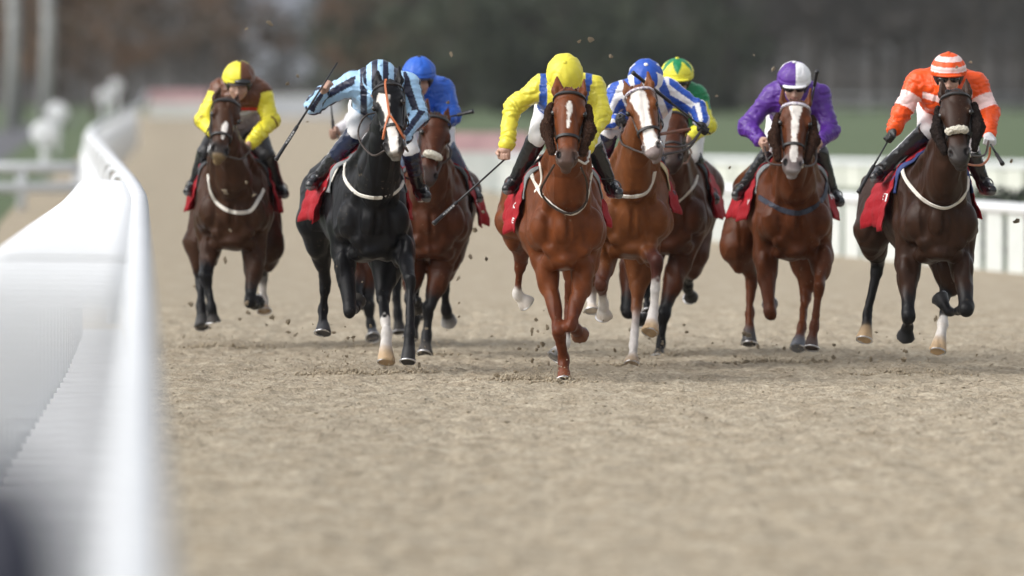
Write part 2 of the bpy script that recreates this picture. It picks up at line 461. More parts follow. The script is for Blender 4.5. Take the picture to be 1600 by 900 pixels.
# round-headed white markers on the grass
def marker(px, base, head_y, label):
    d = CAMZ*F/(base - HZ); x = (px - 800)*d/F; h = CAMZ - (head_y - HZ)*d/F
    mb = MB(); mb.tube([(x,d,-.05),(x,d,h)], .085, 8); o = mb.build('marker_post', M_wpl, None, True)
    mb = MB(); mb.tube([(x,d-.14,h),(x,d-.12,h),(x,d-.10,h)], [.24,.28,.24], 20); mb.build('disc', M_wpl, o, True)
    tag(o, label, 'marker post', 'round-headed marker posts on the left grass')
marker(70, 272, 209, 'white round-headed marker post standing lowest and nearest on the left grass')
marker(90, 240, 176, 'white round-headed marker post just behind the nearest one beside the grey path')
marker(163, 196, 150, 'white round-headed marker post by the bend of the running rail')
marker(181, 190, 134, 'white round-headed marker post tallest and farthest by the bend of the running rail')

def rails(name, a, b, heights, r, posts, label, m=M_wpl, bar=None, group=None):
    root = bpy.data.objects.new(name, None); link(root); tag(root, label, 'fence', group)
    a = np.array(a); b = np.array(b)
    for h in heights:
        mb = MB(); mb.tube([(*a, h), (*(.5*(a+b)), h), (*b, h)], r, 8); mb.build('rail_bar', m, root, True)
    for i in range(posts):
        p = a + (b - a)*(i + .5)/posts; mb = MB(); mb.tube([(*p, -.05), (*p, max(heights) - .01)], r*.9, 8); mb.build('post', m, root, True)
    return root
rails('rail_fence', (-8.6,170), (-6.15,172), (.33,.63), .085, 3, 'white two-bar rail fence joining the running rail from the left')
rails('rail_fence', (14,590), (40,590), (.45,.95), .05, 9, 'thin grey rail fence far off along the foot of the right-hand trees', mat('grey_rail', (.22,.23,.24), .6))

# picket fence on the right: boards on rails, grass showing through the gaps
def picket(name, poly, h, step, bw, label, mb_mat, topr):
    root = bpy.data.objects.new(name, None); link(root); tag(root, label, 'fence')
    P2 = [np.array(p) for p in poly]; seg = [np.linalg.norm(P2[i+1]-P2[i]) for i in range(len(P2)-1)]
    for i, s in enumerate(seg):
        t = (P2[i+1]-P2[i])/s; n = np.array([-t[1], t[0]]); k = int(s/step)
        for j in range(k):
            mb = MB(); c = P2[i] + t*(j + .5)*step; q0 = c - t*bw/2; q1 = c + t*bw/2
            v = [(*(q0-n*.012),0),(*(q1-n*.012),0),(*(q1+n*.012),0),(*(q0+n*.012),0)]; v += [(a[0],a[1],h) for a in v]
            mb.add(v, [[0,3,2,1],[4,5,6,7],[0,1,5,4],[1,2,6,5],[2,3,7,6],[3,0,4,7]]); mb.build('board', mb_mat, root)
    mb = MB(); mb.tube([(*p, h + topr*.9) for p in P2], topr, 8); mb.build('top_rail', M_wpl, root, True)
    return root
picket('board_fence', [(7.6,100),(5.4,114),(2.75,134),(1.2,160),(-.2,194)], .60, 1.30, .98, 'white board fence with green gaps along the right side of the sand', M_wboard, .06)
picket('board_fence', [(10.5,190),(8.9,197),(3.4,209),(.4,216)], .42, .9, .80, 'pale low board fence across the grass behind the nearer white fence', mat('cream_board', (.60,.61,.55), .5, var=.08), .06)
# low dark band of small scattered faces beyond the fence
hb = MB(); rr = random.Random(4)
for i in range(2600):
    x = rr.uniform(5.05, 8.6); y = 124 + rr.uniform(-.25,.25); z = rr.uniform(.02,.80)
    a = np.array([rr.uniform(-1,1) for _ in range(3)]); a = a/np.linalg.norm(a)*.05; b = np.cross(a, [rr.uniform(-1,1) for _ in range(3)]); b = b/np.linalg.norm(b)*.03
    p = np.array([x, y, z]); hb.add([p-a, p+b, p+a, p-b], [[0,1,2,3]])
tag(hb.build('dark_band', mat('dark_band_faces', (.012,.016,.012), .8, var=.4, vscale=9)), 'low dark band showing above the picket fence at the right edge', 'dark_band')

# advertising boards
def board(name, x0, x1, y, h, split, label, group='advertising boards along the track'):
    o = bpy.data.objects.new(name, None); link(o, None); tag(o, label, 'board', group)
    mb = MB(); mb.box((x0, y, -.02), (x1, y + .08, h*split)); mb.build('lower_panel', M_wboard, o)
    mb = MB(); mb.box((x0, y, h*split + .002), (x1, y + .08, h)); mb.build('upper_panel', mat('faded_red_board', (.52,.33,.35), .5, var=.25, vscale=2.2), o)
board('advertising_board', -17.9, -14.9, 560, 1.32, .55, 'red and white advertising board far off where the sand ends')
board('advertising_board', -1.35, .30, 200, 1.02, .66, 'red and white advertising board standing behind the yellow rider and the blue rider')
o = bpy.data.objects.new('advertising_board', None); link(o); tag(o, 'plain pale advertising board far off beyond the brown and yellow rider', 'board', 'advertising boards along the track')
mb = MB(); mb.box((-14.3,562,-.02),(-8.5,562.1,.95)); mb.build('lower_panel', mat('pale_grey_board', (.45,.48,.52), .6), o)
mb = MB(); mb.box((-14.3,562,.952),(-8.5,562.1,1.05)); mb.build('top_edge', M_wboard, o)

# trees
def leaf_cloud(mb, rr, c, rad, n, size, flat=.8):
    for _ in range(n):
        while True:
            p = np.array([rr.uniform(-1,1) for _ in range(3)])
            if p @ p < 1: break
        p = c + p*rad; a = np.array([rr.gauss(0,1) for _ in range(3)]); a /= np.linalg.norm(a); b = np.cross(a, [rr.gauss(0,1) for _ in range(3)]); b /= np.linalg.norm(b)
        s = size*rr.uniform(.6,1.3); mb.add([p - a*s, p + b*s*.6, p + a*s, p - b*s*.6], [[0,1,2,3]])
def make_tree(kind, seed, h, leafcol, barkcol):
    rr = random.Random(seed); tr = MB(); cr = MB()
    top = h*.8
    spine = [np.array([rr.uniform(-.02,.02)*h*i/6, rr.uniform(-.02,.02)*h*i/6, h*.82*i/6 - .2]) for i in range(7)]
    tr.tube(spine, [h*.022*(1 - .13*i) for i in range(7)], 8)
    base = {'bare': .16, 'dense': .03, 'autumn': .10}[kind]
    for i in range(26 if kind == 'bare' else 20):
        z = h*rr.uniform(base, .8); a = rr.uniform(0, 2*math.pi); ln = h*rr.uniform(.18,.34)*(1.1 - z/h)
        p0 = np.array([0,0,z]); p2 = p0 + np.array([math.cos(a)*ln, math.sin(a)*ln, ln*rr.uniform(.2,.8)]); p1 = .5*(p0+p2) + np.array([0,0,-.03*h*rr.random()])
        tr.tube(smooth_path([p0,p1,p2],5), [h*.008,h*.007,h*.005,h*.004,h*.002], 5)
        if kind == 'bare':
            for _ in range(16):
                u = rr.uniform(.3,1); q = p0 + (p2-p0)*u; w = np.array([rr.gauss(0,1), rr.gauss(0,1), rr.gauss(.4,.8)]); w = w/np.linalg.norm(w)*h*rr.uniform(.04,.10)
                s = np.cross(w, [rr.gauss(0,1) for _ in range(3)]); s = s/np.linalg.norm(s)*.035
                cr.add([q - s, q + s, q + w + s*.4, q + w - s*.4], [[0,1,2,3]])
            leaf_cloud(cr, rr, p2, np.array([1,1,.8])*h*.07, 16, .16)
        else:
            leaf_cloud(cr, rr, p2, np.array([1.2,1.2,.9])*h*rr.uniform(.06,.12), 90 if kind == 'dense' else 55, .24)
    if kind == 'dense':
        for _ in range(16):
            a = rr.uniform(0, 2*math.pi); rad = h*rr.uniform(.12,.26); leaf_cloud(cr, rr, np.array([math.cos(a)*rad, math.sin(a)*rad, h*rr.uniform(.04,.35)]), np.array([1.3,1.3,1.0])*h*.09, 90, .24)
    t = tr.build('tree', mat('bark_' + kind, barkcol, .9, var=.3, vscale=3), None, True)
    cr.build('crown', mat('leaves_' + kind, leafcol[0], .85, col2=leafcol[1], c2scale=.35, var=.35, vscale=1.4), t)
    return t
tv = {'bare': [make_tree('bare', s, 15, ((.050,.042,.036),(.034,.033,.033)), (.045,.038,.033)) for s in (1,2)],
      'dense': [make_tree('dense', s, 14, ((.050,.060,.032),(.032,.042,.027)), (.05,.04,.03)) for s in (3,4)],
      'autumn': [make_tree('autumn', s, 13, ((.125,.066,.032),(.072,.054,.036)), (.06,.045,.035)) for s in (5,6)]}
used = set()
def plant(kind, px, d, sc, label):
    rr = random.Random(int(px*7 + d)); src = tv[kind][rr.randrange(2)]
    if src.name not in used: used.add(src.name); o = src
    else:
        o = src.copy(); C.objects.link(o)
        for ch in src.children: c = ch.copy(); C.objects.link(c); c.parent = o
    o.location = ((px - 800)*d/F, d, -.1); o.rotation_euler = (0, 0, rr.uniform(0, 6.28)); o.scale = (sc,)*3
    tag(o, label, 'tree', 'trees closing the background')
lab = {'bare': 'dark bare-branched tree blurred behind the %s', 'dense': 'dense dark green tree blurred behind the %s', 'autumn': 'russet autumn tree blurred %s'}
for i, (px, d) in enumerate([(1140,640),(1210,690),(1275,640),(1335,700),(1400,650),(1460,690),(1525,640),(1590,690),(1650,650),(1180,730),(1310,740),(1440,740),(1560,740),(1125,700),(1240,720),(1370,725),(1500,735),(1610,730),(1150,690),(1420,700)]):
    plant('bare', px, d, random.Random(i).uniform(.9,1.3), lab['bare'] % 'purple and orange riders')
for i, (px, d) in enumerate([(640,640),(720,600),(800,650),(880,600),(960,640),(1040,610),(600,690),(760,690),(920,690),(1080,680)]):
    plant('dense', px, d, random.Random(i+50).uniform(.9,1.25), lab['dense'] % 'yellow rider and the blue and white rider')
for i, (px, d) in enumerate([(30,520),(95,480),(150,560),(562,640),(190,660),(10,640),(368,690),(330,760)]):
    plant('autumn', px, d, random.Random(i+80).uniform(.7,1.0), lab['autumn'] % ('behind the near end of the grey path' if px < 400 else 'left of the dark green trees'))
for i, (px, d) in enumerate([(240,700),(310,730),(380,720),(450,740),(520,720),(120,720),(280,760),(430,770)]):
    plant('bare', px, d, random.Random(i+120).uniform(.45,.75), lab['bare'] % 'brown and yellow rider')
# pale birch poles at the left edge
for px, d, lb in ((18,430,'pale thick birch trunk at the left edge of the picture'),(72,440,'pale slimmer birch trunk beside the grey path')):
    x = (px - 800)*d/F; mb = MB(); mb.tube([(x,d,-.1),(x+.1,d,4),(x-.05,d,9)], [.30,.25,.18], 9); o = mb.build('birch_tree', mat('birch_bark', (.30,.31,.31), .8, var=.4, vscale=4), None, True)
    mb = MB(); leaf_cloud(mb, random.Random(px), np.array([x,d,9]), np.array([2.2,2.2,2.4]), 500, .2); mb.build('crown', MATS['leaves_autumn'], o); tag(o, lb, 'tree')
# far pale building over the trees
def house(px0, px1, d, z0, z1, label):
    x0 = (px0-800)*d/F; x1 = (px1-800)*d/F; root = bpy.data.objects.new('building', None); link(root); tag(root, label, 'building')
    mb = MB(); mb.box((x0,d,z0-8),(x1,d+6,z1)); mb.build('wall', mat('pale_render', (.30,.32,.35), .8, var=.1), root)
    mb = MB(); e = .4; mb.add([(x0-e,d-e,z1),(x1+e,d-e,z1),(x1+e,d+6+e,z1),(x0-e,d+6+e,z1),(x0-e,d+3,z1+1.8),(x1+e,d+3,z1+1.8)], [[0,1,5,4],[2,3,4,5],[0,4,3],[1,2,5],[0,3,2,1]]); mb.build('roof', mat('slate_roof', (.13,.14,.16), .7, var=.2), root)
    for i in range(3):
        c = x0 + (x1-x0)*(i+.5)/3; mb = MB(); mb.box((c-.35,d-.04,z1-2.0),(c+.35,d-.01,z1-.8)); mb.build('window', mat('window_glass', (.03,.035,.04), .1), root)
house(385, 520, 800, 3.2, 6.3, 'pale building showing through the haze above the bare trees behind the brown and yellow rider')

# loose grains and clumps lying on the sand where the lens is sharp: one uncountable mass
def grains():
    n = 15000; r = np.random.default_rng(11); y = 62 + 26*r.random(n)**.9; w = y*.094/2 + .3
    x = (r.random(n)*2 - 1)*w; x = np.maximum(x, railx(y) + .05)
    sc = .003 + .008*r.random(n)**3; base = np.array([(1,0,0),(0,1,0),(-1,0,0),(0,-1,0),(0,0,1),(0,0,-1)], float)
    fc = np.array([(0,1,4),(1,2,4),(2,3,4),(3,0,4),(1,0,5),(2,1,5),(3,2,5),(0,3,5)])
    h = (.008*vnoise(x*1.9, y*1.3, 0*x) + .014*vnoise(x*4.6, y*3.3, 0*x+3) + .017*vnoise(x*11, y*8, 0*x+7) + .012*np.abs(vnoise(x*24, y*17, 0*x+9)) + .007*vnoise(x*38, y*30, 0*x+11) - .012)*sstep(36,43,y)*(1-sstep(92,108,y))
    c = np.stack([x, y, h + sc*.2], 1)
    v = c[:,None,:] + (base[None] + (r.random((n,6,3)) - .5)*.9)*sc[:,None,None]*np.array([1.5,1.5,.55])
    f = (fc[None] + 6*np.arange(n)[:,None,None]).reshape(-1,3)
    return np_mesh('loose_sand', v.reshape(-1,3), f, mat('sand_grains', (.32,.27,.195), .95, var=.2, vscale=9), None, False)
tag(grains(), 'loose grains and clumps of churned sand on the track', 'sand', kind='stuff')

# the damp autumn air
mb = MB(); mb.box((-1510,-25,-1.05),(1510,3510,75)); hzo = mb.build('haze')
hm_ = bpy.data.materials.new('haze_air'); hm_.use_nodes = True; t_ = hm_.node_tree; t_.nodes.clear()
vo = t_.nodes.new('ShaderNodeVolumePrincipled'); vo.inputs['Color'].default_value = (.84,.87,.92,1); vo.inputs['Density'].default_value = .00007; vo.inputs['Anisotropy'].default_value = .2
oo = t_.nodes.new('ShaderNodeOutputMaterial'); t_.links.new(vo.outputs[0], oo.inputs['Volume']); hzo.data.materials.append(hm_)
tag(hzo, 'thin grey autumn haze over the whole racecourse', 'haze', kind='stuff')
# ---------------------------------------------------------------- horses
M_coat = mat('horse_coat', attr=True, rough=.38, var=.26, vscale=12, bump=.10, bscale=85, spec=.15)
def splash(m):
    """drying sand spattered over the coat, and the lie of the hair"""
    t = m.node_tree; N = t.nodes; L = t.links; b = N['Principled BSDF']; src = b.inputs['Base Color'].links[0].from_socket
    tc = N.new('ShaderNodeTexCoord')
    n = N.new('ShaderNodeTexNoise'); n.inputs['Scale'].default_value = 46; n.inputs['Detail'].default_value = 2; L.new(tc.outputs['Object'], n.inputs['Vector'])
    big = N.new('ShaderNodeTexNoise'); big.inputs['Scale'].default_value = 3.5; L.new(tc.outputs['Object'], big.inputs['Vector'])
    r = N.new('ShaderNodeMapRange'); r.inputs[1].default_value = .66; r.inputs[2].default_value = .72; L.new(n.outputs[0], r.inputs[0])
    r2 = N.new('ShaderNodeMapRange'); r2.inputs[1].default_value = .48; r2.inputs[2].default_value = .66; r2.inputs[4].default_value = .5; L.new(big.outputs[0], r2.inputs[0])
    mu = N.new('ShaderNodeMath'); mu.operation = 'MULTIPLY'; L.new(r.outputs[0], mu.inputs[0]); L.new(r2.outputs[0], mu.inputs[1])
    mx = N.new('ShaderNodeMixRGB'); L.new(mu.outputs[0], mx.inputs[0]); L.new(src, mx.inputs[1]); mx.inputs[2].default_value = (.24,.19,.13,1)
    L.new(mx.outputs[0], b.inputs['Base Color'])
    ad = N.new('ShaderNodeMath'); ad.operation = 'MULTIPLY_ADD'; L.new(big.outputs[0], ad.inputs[0]); ad.inputs[1].default_value = .28; ad.inputs[2].default_value = .24
    L.new(ad.outputs[0], b.inputs['Roughness'])
splash(M_coat)

M_tan = mat('orange_leather', (.42,.11,.03), .5, var=.2)
M_steel = mat('bit_steel', (.6,.6,.6), .25, metal=1.0)
M_eye = mat('eye_black', (.008,.006,.005), .08, spec=.6)
M_white_web = mat('white_webbing', (.66,.63,.57), .6, var=.15, bump=.2, bscale=90)
M_navy_web = mat('navy_webbing', (.02,.025,.045), .6, var=.15)
M_red = mat('red_cloth', (.30,.005,.012), .65, var=.16, vscale=9, bump=.5, bscale=22, spec=.3)
M_letter = mat('white_lettering', (.75,.74,.74), .6, var=.06)
M_pad_dark = mat('black_pad', (.03,.032,.036), .6, var=.2, bump=.2)
M_pad_grey = mat('grey_pad', (.20,.21,.215), .7, var=.2, bump=.2)
M_blue_pad = mat('blue_pad', (.02,.04,.16), .7, var=.2)
M_sky_pad = mat('sky_blue_pad', (.16,.42,.70), .7, var=.15)
M_cream_pad = mat('cream_pad', (.5,.42,.25), .7, var=.2)
M_fleece_brown = mat('brown_fleece', (.045,.022,.014), .95, var=.45, vscale=60, bump=1.0, bscale=95, spec=.15)
M_fleece_dark = mat('dark_fleece', (.02,.014,.012), .95, var=.45, vscale=60, bump=1.0, bscale=95, spec=.15)
M_fleece_white = mat('white_fleece', (.66,.62,.52), .95, var=.3, vscale=60, bump=1.0, bscale=95)
M_beads = mat('browband_white', (.72,.71,.70), .5, col2=(.25,.2,.3), c2scale=70)
M_shoe = mat('horseshoe_metal', (.62,.62,.64), .3, metal=.9)

def hair_mat(c): return mat('hair_%d' % int(c[0]*10000 + c[1]*1000), c, .5, var=.3, vscale=30)

def nrm(a): a = np.asarray(a, float); return a/(np.linalg.norm(a) + 1e-9)
def rings_ell(v, c, rad): return (((v - c)/rad)**2).sum(1) < 1

def make_horse(sp):
    d = sp['d']; dz = sp.get('dz', 0.0); ax_ = W(sp['cx'], 300, d)[0]; bx_ = W(sp['rx'], 300, d + 1.2)[0]
    coat = sp['coat']; pts_c = sp.get('points', coat); dk = sp.get('wide', 1.0)
    def Lp(x, y, z): return np.array([ax_ + (bx_ - ax_)*y/1.25 + x*dk, d + y, z + dz])
    X = np.array([1.0, 0, 0]); B = Body(); add = B.add
    under = sp.get('under', coat)
    # trunk
    secs = [(-.14,1.05,.16,.21),(.05,1.13,.225,.335),(.3,1.11,.245,.365),(.65,1.11,.265,.335),(.95,1.16,.245,.30),(1.15,1.22,.245,.28),(1.36,1.20,.18,.24)]
    for (y0,z0,w0,h0),(y1,z1,w1,h1) in zip(secs[:-1], secs[1:]):
        add(cone(Lp(0,y0,z0), Lp(0,y1,z1), h0, h1, .05, coat, 'trunk', X, .5*(w0/h0 + w1/h1)*dk))
    add(cone(Lp(0,.0,1.40), Lp(0,.3,1.47), .07, .06, .10, coat, 'trunk'))          # withers
    for s in (-1, 1):
        add(cone(Lp(s*.165,-.12,.98), Lp(s*.155,.12,1.33), .100, .085, .04, coat, 'trunk'),           # shoulder blade
            ell(Lp(s*.150,-.19,1.03), (.095,.10,.14), .016, None, coat, 'trunk'),                     # point of shoulder
            cone(Lp(s*.045,-.245,1.08), Lp(s*.10,-.215,.90), .074, .068, .010, coat, 'trunk'),        # breast muscles
            cone(Lp(s*.05,-.20,.90), Lp(s*.10,-.12,.81), .066, .060, .025, coat, 'trunk'),
            ell(Lp(s*.195,.10,1.02), (.082,.13,.15), .02, None, coat, 'trunk'),                       # triceps
            cone(Lp(s*.110,-.335,1.16), Lp(s*.128,-.285,.93), .014, .012, .030, None, 'trunk', op='-'))
    add(ell(Lp(0,-.16,.82), (.10,.12,.06), .05, None, coat, 'trunk'),
        cone(Lp(0,-.345,1.10), Lp(0,-.30,.86), .012, .012, .028, None, 'trunk', op='-'))
    # head frame
    P = W(*sp['poll'], d + sp.get('pd', -.75)); Mz = W(*sp['muz'], d + sp.get('md', -1.08))
    e1 = (Mz - P); Lh = np.linalg.norm(e1); e1 /= Lh
    lat = -np.cross(e1, [0,-1,0]); lat /= np.linalg.norm(lat); n = np.cross(e1, lat)
    yw = math.radians(sp.get('yaw', 0)); lat, n = lat*math.cos(yw) + n*math.sin(yw), n*math.cos(yw) - lat*math.sin(yw)
    hk = sp.get('hk', 1.0)*1.0
    def H(t, a, b): return P + e1*t*Lh + lat*a*hk + n*b*hk
    R = np.stack([e1, lat, n], 1)
    # neck
    nb = Lp(0,.12,1.17); nm = Lp(0,-.30,1.33); nm[0] = .5*nm[0] + .5*(.55*nb[0] + .45*P[0]); np_ = H(.10,0,-.09)
    nm2 = .45*nm + .55*np_ + np.array([0,0,.015])
    add(cone(nb, nm, .30, .205, .05, coat, 'neck', X, .66), cone(nm, nm2, .205, .155, .04, coat, 'neck', X, .64),
        cone(nm2, np_, .155, .12, .04, coat, 'neck', X, .72))
    for s in (-1, 1):
        add(cone(Lp(s*.105,-.20,1.12), nm2 + X*s*.070 - np.array([0,0,.06]), .064, .044, .012, coat, 'neck'),
            cone(Lp(s*.14,.02,1.30), nm2 + X*s*.060 + np.array([0,.03,.03]), .07, .05, .03, coat, 'neck'))   # neck muscle strands
    add(cone(Lp(0,-.42,1.14), nm2 + np.array([0,-.19,-.10]), .012, .010, .03, None, 'neck', op='-'))
    # head
    muzc = sp.get('muzzle_col', tuple(c*.5 + .012 for c in coat))
    hp = [ell(H(.13,0,0), (.14,.100*hk,.108*hk), .03, R, coat, 'head'),
          cone(H(.12,0,.035), H(.72,0,.018), .078*hk, .050*hk, .03, coat, 'head', lat, 1.22),
          cone(H(.40,0,-.02), H(.80,0,-.01), .070*hk, .052*hk, .03, coat, 'head', lat, .95),
          cone(H(.36,0,-.085), H(.90,0,-.04), .052*hk, .034*hk, .03, coat, 'head'),
          ell(H(.86,0,-.002), (.085,.073*hk,.064*hk), .03, R, muzc, 'head'),
          ell(H(.960,0,.022), (.036,.056*hk,.038*hk), .014, R, muzc, 'head'), ell(H(.985,0,-.034), (.032,.042*hk,.026*hk), .006, R, muzc, 'head')]
    for s in (-1, 1):
        hp += [ell(H(.33,s*.045,-.075), (.125,.046*hk,.082*hk), .03, R, coat, 'head'),
               ell(H(.245,s*.090,.044), (.050,.026*hk,.034*hk), .012, R, coat, 'head'),
               cone(H(.30,s*.080,.010), H(.64,s*.052,.006), .020*hk, .012*hk, .010, coat, 'head'),
               ell(H(.855,s*.049,.032), (.050,.027*hk,.031*hk), .010, R, muzc, 'head')]
        ea = sp.get('ears', ((-.07,-.035),(.07,-.035)))[0 if s < 0 else 1]     # tip: sideways, forward
        eh = sp.get('earh', .26) + .055
        hp += [cone(H(-.015,s*.058,-.03), H(-.12,s*.072 + (ea[0]-s*.07)*.5,-.02), .034*hk, .038*hk, .018, coat, 'ear', n, .75),
               cone(H(-.12,s*.072 + (ea[0]-s*.07)*.5,-.02), H(-eh,ea[0],ea[1]), .040*hk, .013, .012, coat, 'ear', n, .75)]
    for s in (-1, 1):
        ea = sp.get('ears', ((-.07,-.035),(.07,-.035)))[0 if s < 0 else 1]
        hp += [ell(H(.880,s*.053,.060), (.030,.0165*hk,.026), .006, R, tag='head', op='-'),
               cone(H(-.06,s*.066,.012), H(-.20,s*.05+ea[0]*.3,.005), .018, .006, .012, tag='ear', op='-')]
    add(*hp)
    head = Body(); head.p = [q for q in hp if q.tag == 'head']
    # legs
    hoofs = []; joints = {}
    for key in ('fl', 'fr', 'hl', 'hr'):
        lg = sp['legs'].get(key)
        if lg is None: continue
        q = [W(a, b, d + c) for a, b, c in lg['p']]
        T, J, Fe, Ho = q; s = -1 if key[1] == 'l' else 1
        lc = lg.get('col', coat); low = lg.get('low', pts_c); fet = lg.get('fet', low); hc = lg.get('hoof', (.06,.055,.05))
        top_g = (lc, low, lg.get('g0', .45), lg.get('g1', .85)); can_g = (low, fet, lg.get('c0', .5), lg.get('c1', .6))
        dn = (Fe - J)/np.linalg.norm(Fe - J); up = (J - T)/np.linalg.norm(J - T)
        Co = Fe + (Ho - Fe)*.55
        hv = (Ho - Fe)/np.linalg.norm(Ho - Fe)
        if key[0] == 'f':
            sh = Lp(s*.165, .02, 1.0)
            add(cone(sh, T, .120, .088, .05, coat, 'leg'), cone(T, J, .086, .040, .03, top_g, 'leg'),
                ell(T + (J-T)*.24 + np.array([s*.024,-.03,0]), (.052,.065,.13), .022, None, lc, 'leg'),
                ell(T + (J-T)*.20 + np.array([-s*.035,.01,0]), (.045,.06,.11), .022, None, lc, 'leg'),
                cone(J - up*.025, J + dn*.04, .050, .044, .014, low, 'leg'),
                ell(J + np.array([0,-.018,0]), (.048,.042,.052), .014, None, low, 'leg'))
            cr = .0305
        else:
            hip = Lp(s*.135, 1.22, 1.22)
            add(cone(hip, T, .175, .130, .06, coat, 'leg'), cone(Lp(s*.11,1.42,1.15), T + (J-T)*.35 + np.array([0,.04,0]), .14, .078, .04, coat, 'leg'),
                cone(T, J, .122, .044, .04, top_g, 'leg'),
                ell(T + (J-T)*.25 + np.array([s*.02,.0,0]), (.072,.10,.15), .04, None, lc, 'leg'),
                cone(J - up*.035 + np.array([0,.035,.01]), J + dn*.06, .047, .044, .014, low, 'leg'))
            cr = .0325
        back = np.array([0,.022,0]) - dn*(np.array([0,.022,0]) @ dn)
        add(cone(J, Fe, cr + .004, cr, .018, can_g, 'leg'), cone(J + back, Fe + back*.7, cr*.72, cr*.7, .012, can_g, 'leg'),
            cone(Fe - dn*.016, Fe + hv*.012, .041, .043, .012, fet, 'leg'), cone(Fe, Co, .033, .043, .012, fet, 'leg'),
            frus(Co - hv*.004, Ho, .046, .064, .006, hc, 'hoof'))
        hoofs.append((Ho, hv, lg)); joints[key] = (T, J, Fe, Ho)
    v, f = B.mesh(.0095, smooth=2)
    nv = vnormals(v, f)
    # tissue relief: veins and muscle ripples too fine for the skeleton
    vein = np.clip(1 - np.abs(vnoise(v[:,0]*9 + 3, v[:,1]*7, v[:,2]*4.5)), 0, 1)**9
    fold = np.clip(1 - np.abs(vnoise(v[:,0]*6 + 9, v[:,1]*5, v[:,2]*4 + 2)), 0, 1)**4
    v = v + nv*(.0055*vein - .0125*fold + .0062*vnoise(v[:,0]*11, v[:,1]*8, v[:,2]*5) + .0014*vnoise(v[:,0]*22, v[:,1]*16, v[:,2]*9) + .0004*vnoise(v[:,0]*40, v[:,1]*34, v[:,2]*26))[:,None]
    col = B.colours(v)
    # face markings, nostrils, darker crest and legs
    rel = v - P; t = rel @ e1/Lh; a = (rel @ lat)/hk; b = (rel @ n)/hk
    isin = (t > -.05) & (t < 1.12) & (np.abs(a) < .14) & (b > -.22) & (b < .2)
    edge = .006*vnoise(v[:,0]*55, v[:,1]*55, v[:,2]*55)
    for (t0, a0, w0), (t1, a1, w1) in zip(sp.get('blaze', [])[:-1], sp.get('blaze', [])[1:]):
        u = np.clip((t - t0)/(t1 - t0), 0, 1); ins = (t >= t0 - .005) & (t <= t1 + .005)
        cen = a0 + (a1 - a0)*u; wid = w0 + (w1 - w0)*u
        m = isin & ins & (b > .0)
        k = np.where(m, sstep(.004, -.004, np.abs(a - cen) - wid + edge), 0)[:,None]
        col = col*(1 - k) + np.array(sp.get('blaze_col', (.72,.68,.63)))*k
    for s in (-1, 1):
        q = (((t - .880)*Lh/.028)**2 + ((a - s*.053)/.0155)**2 + ((b - .052)/.026)**2)
        k = np.where(isin, sstep(1.5, .8, q), 0)[:,None]; col = col*(1 - k) + np.array([.008,.006,.006])*k
    if 'mealy' in sp:        # paler hair round the lips
        k = np.where(isin, sstep(.92, 1.0, t)*.8, 0)[:,None]; col = col*(1-k) + np.array(sp['mealy'])*k
    g = 1 + .10*vnoise(v[:,0]*5, v[:,1]*4, v[:,2]*4); col = col*g[:,None]
    body = np_mesh('horse', v, f, M_coat, None, True, np.clip(col, 0, 1))
    tag(body, sp['label'], 'horse', 'racehorses galloping towards the camera')
    root = body
    # eyes
    for s in (-1, 1):
        o = H(.285, s*.22, .075); hitp = head.hit(o, (H(.285,0,.025) - o)[None])[0]
        if np.isnan(hitp[0]): hitp = H(.285,s*.098,.05)
        ev = []; ef = []; c = hitp + (H(.285,0,.02) - hitp)*.115
        for i in range(9):
            for j in range(12):
                th = math.pi*i/8; ph = 2*math.pi*j/12
                ev.append(c + .0185*(math.sin(th)*math.cos(ph)*e1*1.25 + math.sin(th)*math.sin(ph)*lat + math.cos(th)*n))
        for i in range(8):
            for j in range(12): ef.append([i*12+j, i*12+(j+1)%12, (i+1)*12+(j+1)%12, (i+1)*12+j])
        np_mesh('eye', ev, ef, M_eye, root)
    # shoes on the hooves
    for Ho, hv, lg in hoofs:
        mb = MB(); mb.torus(Ho - hv*.005, hv, .053, .006, 16, 5); mb.build('horseshoe', M_shoe, root, True)
    # mane, forelock, tail
    rr = random.Random(int(sp['cx'])); hm = hair_mat(sp.get('hair', (.02,.015,.012)))
    mb = MB(); crest0 = H(.0,0,-.07); crest1 = Lp(0,.2,1.55)
    us_ = [(i + rr.random())/110 for i in range(110)]; starts = []
    for u in us_:
        p = crest0*(1-u) + crest1*u
        starts.append(p + np.array([rr.uniform(-.012,.012), 0, .25 + .05*math.sin(math.pi*u)]))
    nk = Body(); nk.p = [q for q in B.p if q.tag in ('neck', 'trunk')]
    for top in nk.hit(np.array(starts), np.array([[0,0,-1.0]])):
        if np.isnan(top[0]): continue
        sd = rr.choice((-1, 1, 1)); ln = rr.uniform(.06,.12)
        mid = top + np.array([sd*.03, .03, .018]); end = top + np.array([sd*(.04+ln*.45), .06 + ln*.4, -ln*.5])
        mb.tube(smooth_path([top - np.array([0,0,.01]), mid, end], 5), [.006,.006,.005,.004,.002], 4)
    mb.build('mane', hm, root, True)
    mb = MB()
    for i in range(sp.get('forelock', 26)):
        a0 = rr.uniform(-.03,.03); st = H(-.03, a0, .02 + rr.uniform(-.02,.01)); k = rr.uniform(.7,1.2)
        mb.tube(smooth_path([st, H(-.02 - .035*k, a0*1.3 + rr.uniform(-.02,.02), .05 + rr.uniform(-.02,.03)), H(-.05 + .10*k, a0*1.9 + rr.uniform(-.015,.015), .098)], 6), [.006,.006,.005,.004,.003,.002], 4)
    mb.build('forelock', hm, root, True)
    mb = MB(); t0 = Lp(0,1.56,1.33)
